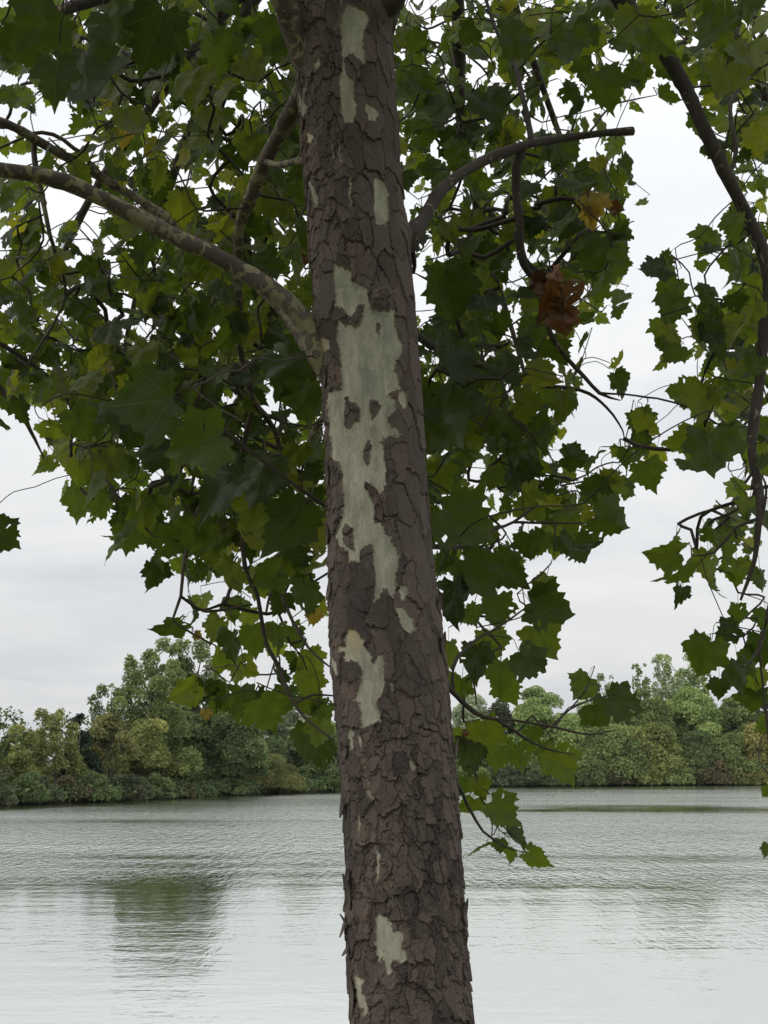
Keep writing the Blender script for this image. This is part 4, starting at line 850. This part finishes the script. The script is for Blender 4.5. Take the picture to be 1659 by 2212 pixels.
# odd ones out: dead brown and yellowed leaves
ODD = [('dead', 1195, 620, 95, 10, 4.6), ('dead', 1225, 655, 92, 25, 4.58), ('dead', 1180, 665, 80, -25, 4.62), ('dead', 1215, 695, 74, 5, 4.6), ('dead', 1160, 610, 60, -50, 4.62),
       ('dead', 336, 650, 28, 0, 6.2), ('dead', 345, 690, 34, 30, 6.2), ('dead', 212, 708, 22, 0, 6.0), ('dead', 1000, 70, 60, 0, 5.6), ('dead', 660, 560, 26, 0, 4.9), ('dead', 1006, 1585, 18, 0, 4.6), ('dead', 1330, 450, 40, 0, 5.6), ('dead', 1240, 120, 26, 0, 5.2),
       ('yellow', 1285, 440, 70, -10, 4.7), ('yellow', 1275, 470, 66, 10, 4.72), ('yellow', 265, 300, 60, 0, 6.0), ('yellow', 125, 330, 40, 0, 5.6), ('yellow', 255, 930, 60, 0, 6.6), ('yellow', 275, 915, 46, 40, 6.5), ('yellow', 680, 1335, 40, 0, 5.2), ('yellow', 490, 620, 36, 0, 5.6), ('yellow', 445, 1545, 30, 0, 5.2), ('yellow', 428, 1373, 22, 60, 5.0)]
for kd, x, y, wd, a, Y in ODD:
    c = at(x, y, Y); tip = CRT * math.sin(R(a)) - CUP * math.cos(R(a)) + np.array([0, 1, 0]) * rl.normal() * .3
    add_leaf(c, tip, TOCAM(c) + rl.normal(size=3) * .3, wd * Y / F, np.clip(rl.normal(.5, .25), 0, 1), kd)

# ------------------------------------------------------------------ twigs: every leaf is tied to the nearest wood
nodes, owner, parent_i, fixed = [], [], [], []
keys = list(LIMBS)
for ki, key in enumerate(keys):
    D = LIMBS[key]
    for P_, r_ in [(D['P'], D['r'])] + [(a, b) for a, b, c in D['subs']]:
        q, rq = catmull(P_, r_, 0.07)
        skip = 2 if P_ is D['P'] else 0
        for pt in q[skip:]: nodes.append(pt); owner.append(ki); parent_i.append(-1); fixed.append(True)
nodes = np.array(nodes); owner = list(owner)
LB = np.array([l[0] for l in LEAVES]); LT = np.array([l[1] for l in LEAVES]); LS = np.array([l[3] for l in LEAVES])
anch = LB - LT * (LS * 0.30)[:, None] + np.array([0, 0, .02])          # where the petiole leaves its twig
dist = np.full(len(anch), 1e9); near = np.zeros(len(anch), int)
def relax(newpts, start):
    global dist, near
    for k_, p_ in enumerate(newpts):
        d_ = np.linalg.norm(anch - p_, axis=1); b = d_ < dist; dist[b] = d_[b]; near[b] = start + k_
for s_ in range(0, len(nodes), 400):
    blk = nodes[s_:s_ + 400]; dd = np.linalg.norm(anch[:, None] - blk[None], axis=2); m_ = dd.argmin(1); v_ = dd[np.arange(len(anch)), m_]
    b = v_ < dist; dist[b] = v_[b]; near[b] = m_[b] + s_
NL = [list(p) for p in nodes]; leaf_owner = np.zeros(len(anch), int); edges = []; done = np.zeros(len(anch), bool); attach = np.zeros(len(anch), int)
for _ in range(len(anch)):
    dm = np.where(done, 1e9, dist); i_ = int(dm.argmin()); done[i_] = True
    a0 = np.array(NL[near[i_]]); b0 = anch[i_]; ow = owner[near[i_]]; leaf_owner[i_] = ow
    ns = max(1, int(np.linalg.norm(b0 - a0) / 0.09)); prev = near[i_]; newp = []; st_ = len(NL)
    wob = rl.normal(size=3) * 0.10 * np.linalg.norm(b0 - a0)
    for q in range(1, ns + 1):
        t = q / ns; pt = a0 + (b0 - a0) * t + (wob + np.array([0, 0, .07 * np.linalg.norm(b0 - a0)])) * math.sin(math.pi * t) + (rl.normal(size=3) * .006 if q < ns else 0)
        NL.append(list(pt)); owner.append(ow); edges.append((prev, len(NL) - 1)); prev = len(NL) - 1; newp.append(pt)
    attach[i_] = prev; relax(newp, st_)
NP = np.array(NL); cnt = np.zeros(len(NP)); cnt[attach] += 1
par = np.full(len(NP), -1)
for a_, b_ in edges: par[b_] = a_
for b_ in range(len(NP) - 1, len(nodes) - 1, -1):
    if par[b_] >= 0: cnt[par[b_]] += cnt[b_]
trad = 0.0011 + 0.0011 * np.sqrt(cnt)
kids = {}
for a_, b_ in edges: kids.setdefault(a_, []).append(b_)
WOOD = [MB() for _ in keys]
for a_, b_ in edges:
    # walk chains once, starting where a chain leaves a fork or the limb
    if par[a_] >= 0 and kids[a_][0] == b_: continue
    ch = [a_, b_]
    while ch[-1] in kids: ch.append(kids[ch[-1]][0])
    pts = NP[ch]; r_ = np.minimum(trad[ch], 0.010); r_[0] = r_[1]
    if len(ch) > 2: pts, r_ = catmull(pts, r_, 0.045)
    tube(WOOD[owner[b_]], pts - base, r_, 5, twig=1.0)
for ki, key in enumerate(keys):
    D = LIMBS[key]
    q, rq = catmull(D['P'], D['r'], 0.028); rq = rq * (1 + .06 * np.sin(np.arange(len(q)) * .55) + .07 * (rl.random(len(q)) - .5))
    q = q + rl.normal(size=q.shape) * (0.03 * rq)[:, None]
    tv_ = np.clip(1.6 - rq / .013, 0, 1); tube(WOOD[ki], q - base, rq, D['sides'], bump=.10, twig=np.append(np.repeat(tv_, D['sides']), tv_[-1]))
    for P_, r_, sd_ in D['subs']:
        q, rq = catmull(P_, r_, 0.04); rq = rq * (1 + .16 * (rl.random(len(q)) - .5)); q = q + rl.normal(size=q.shape) * (0.15 * rq)[:, None]
        tube(WOOD[ki], q - base, rq, sd_, twig=np.clip(1.3 - rq.mean() / .012, 0, 1))
FOL = [MB() for _ in keys]; ODDM = []
for i_, (bp, tip, nrm, size, tone_, kd) in enumerate(LEAVES):
    v, uv, f3, f4 = (PROT[rl.integers(len(PROT))] if kd != 'dead' else CRUM[rl.integers(len(CRUM))])
    sx = np.cross(tip, nrm); Mx = np.stack([sx, tip, nrm])
    wv_ = (v * size) @ Mx + bp - base
    if kd == 'leaf':
        FOL[leaf_owner[i_]].add(wv_, f3, f4, uv=uv, tone=tone_)
    else:
        m_ = MB(); m_.add(wv_, f3, f4, uv=uv, tone=tone_); ODDM.append((m_, kd, leaf_owner[i_]))
    pet = np.array([NP[attach[i_]], (NP[attach[i_]] + bp) / 2 + np.array([0, 0, .12 * size]) , bp, bp + tip * size * .1]) - base
    tube(WOOD[leaf_owner[i_]], pet, [.0013, .0011, .0012, .0008], 4, twig=0.8)
BR = []
for ki, key in enumerate(keys):
    b = WOOD[ki].build('branch', LIMBS[key]['mat'], tree)
    if LIMBS[key]['label']: b['label'] = LIMBS[key]['label']
    BR.append(b)
    if FOL[ki].n: FOL[ki].build('foliage', M_LEAF, b)
for m_, kd, ow in ODDM:
    m_.build('dead_leaf' if kd == 'dead' else 'yellowed_leaf', M_DEAD if kd == 'dead' else M_YEL, BR[ow])
# ------------------------------------------------------------------ thin autumn haze over the lake
hz = MB(); x0, x1, y0, y1, z0, z1 = -1250, 1250, -1250, 1250, -2.7, 40
hz.add([(x, y, z) for z in (z0, z1) for x, y in ((x0, y0), (x1, y0), (x1, y1), (x0, y1))], None, [(3, 2, 1, 0), (4, 5, 6, 7), (0, 1, 5, 4), (1, 2, 6, 5), (2, 3, 7, 6), (3, 0, 4, 7)])
mh, nh = new_mat('thin haze'); vh = nh.nodes.new('ShaderNodeVolumePrincipled'); vh.inputs['Color'].default_value = (0.9, 0.94, 1, 1); vh.inputs['Density'].default_value = 0.00005
nh.links.new(vh.outputs[0], nh.nodes.new('ShaderNodeOutputMaterial').inputs['Volume'])
tag(hz.build('haze', mh, smooth=False), kind='stuff', label='thin haze over the lake')
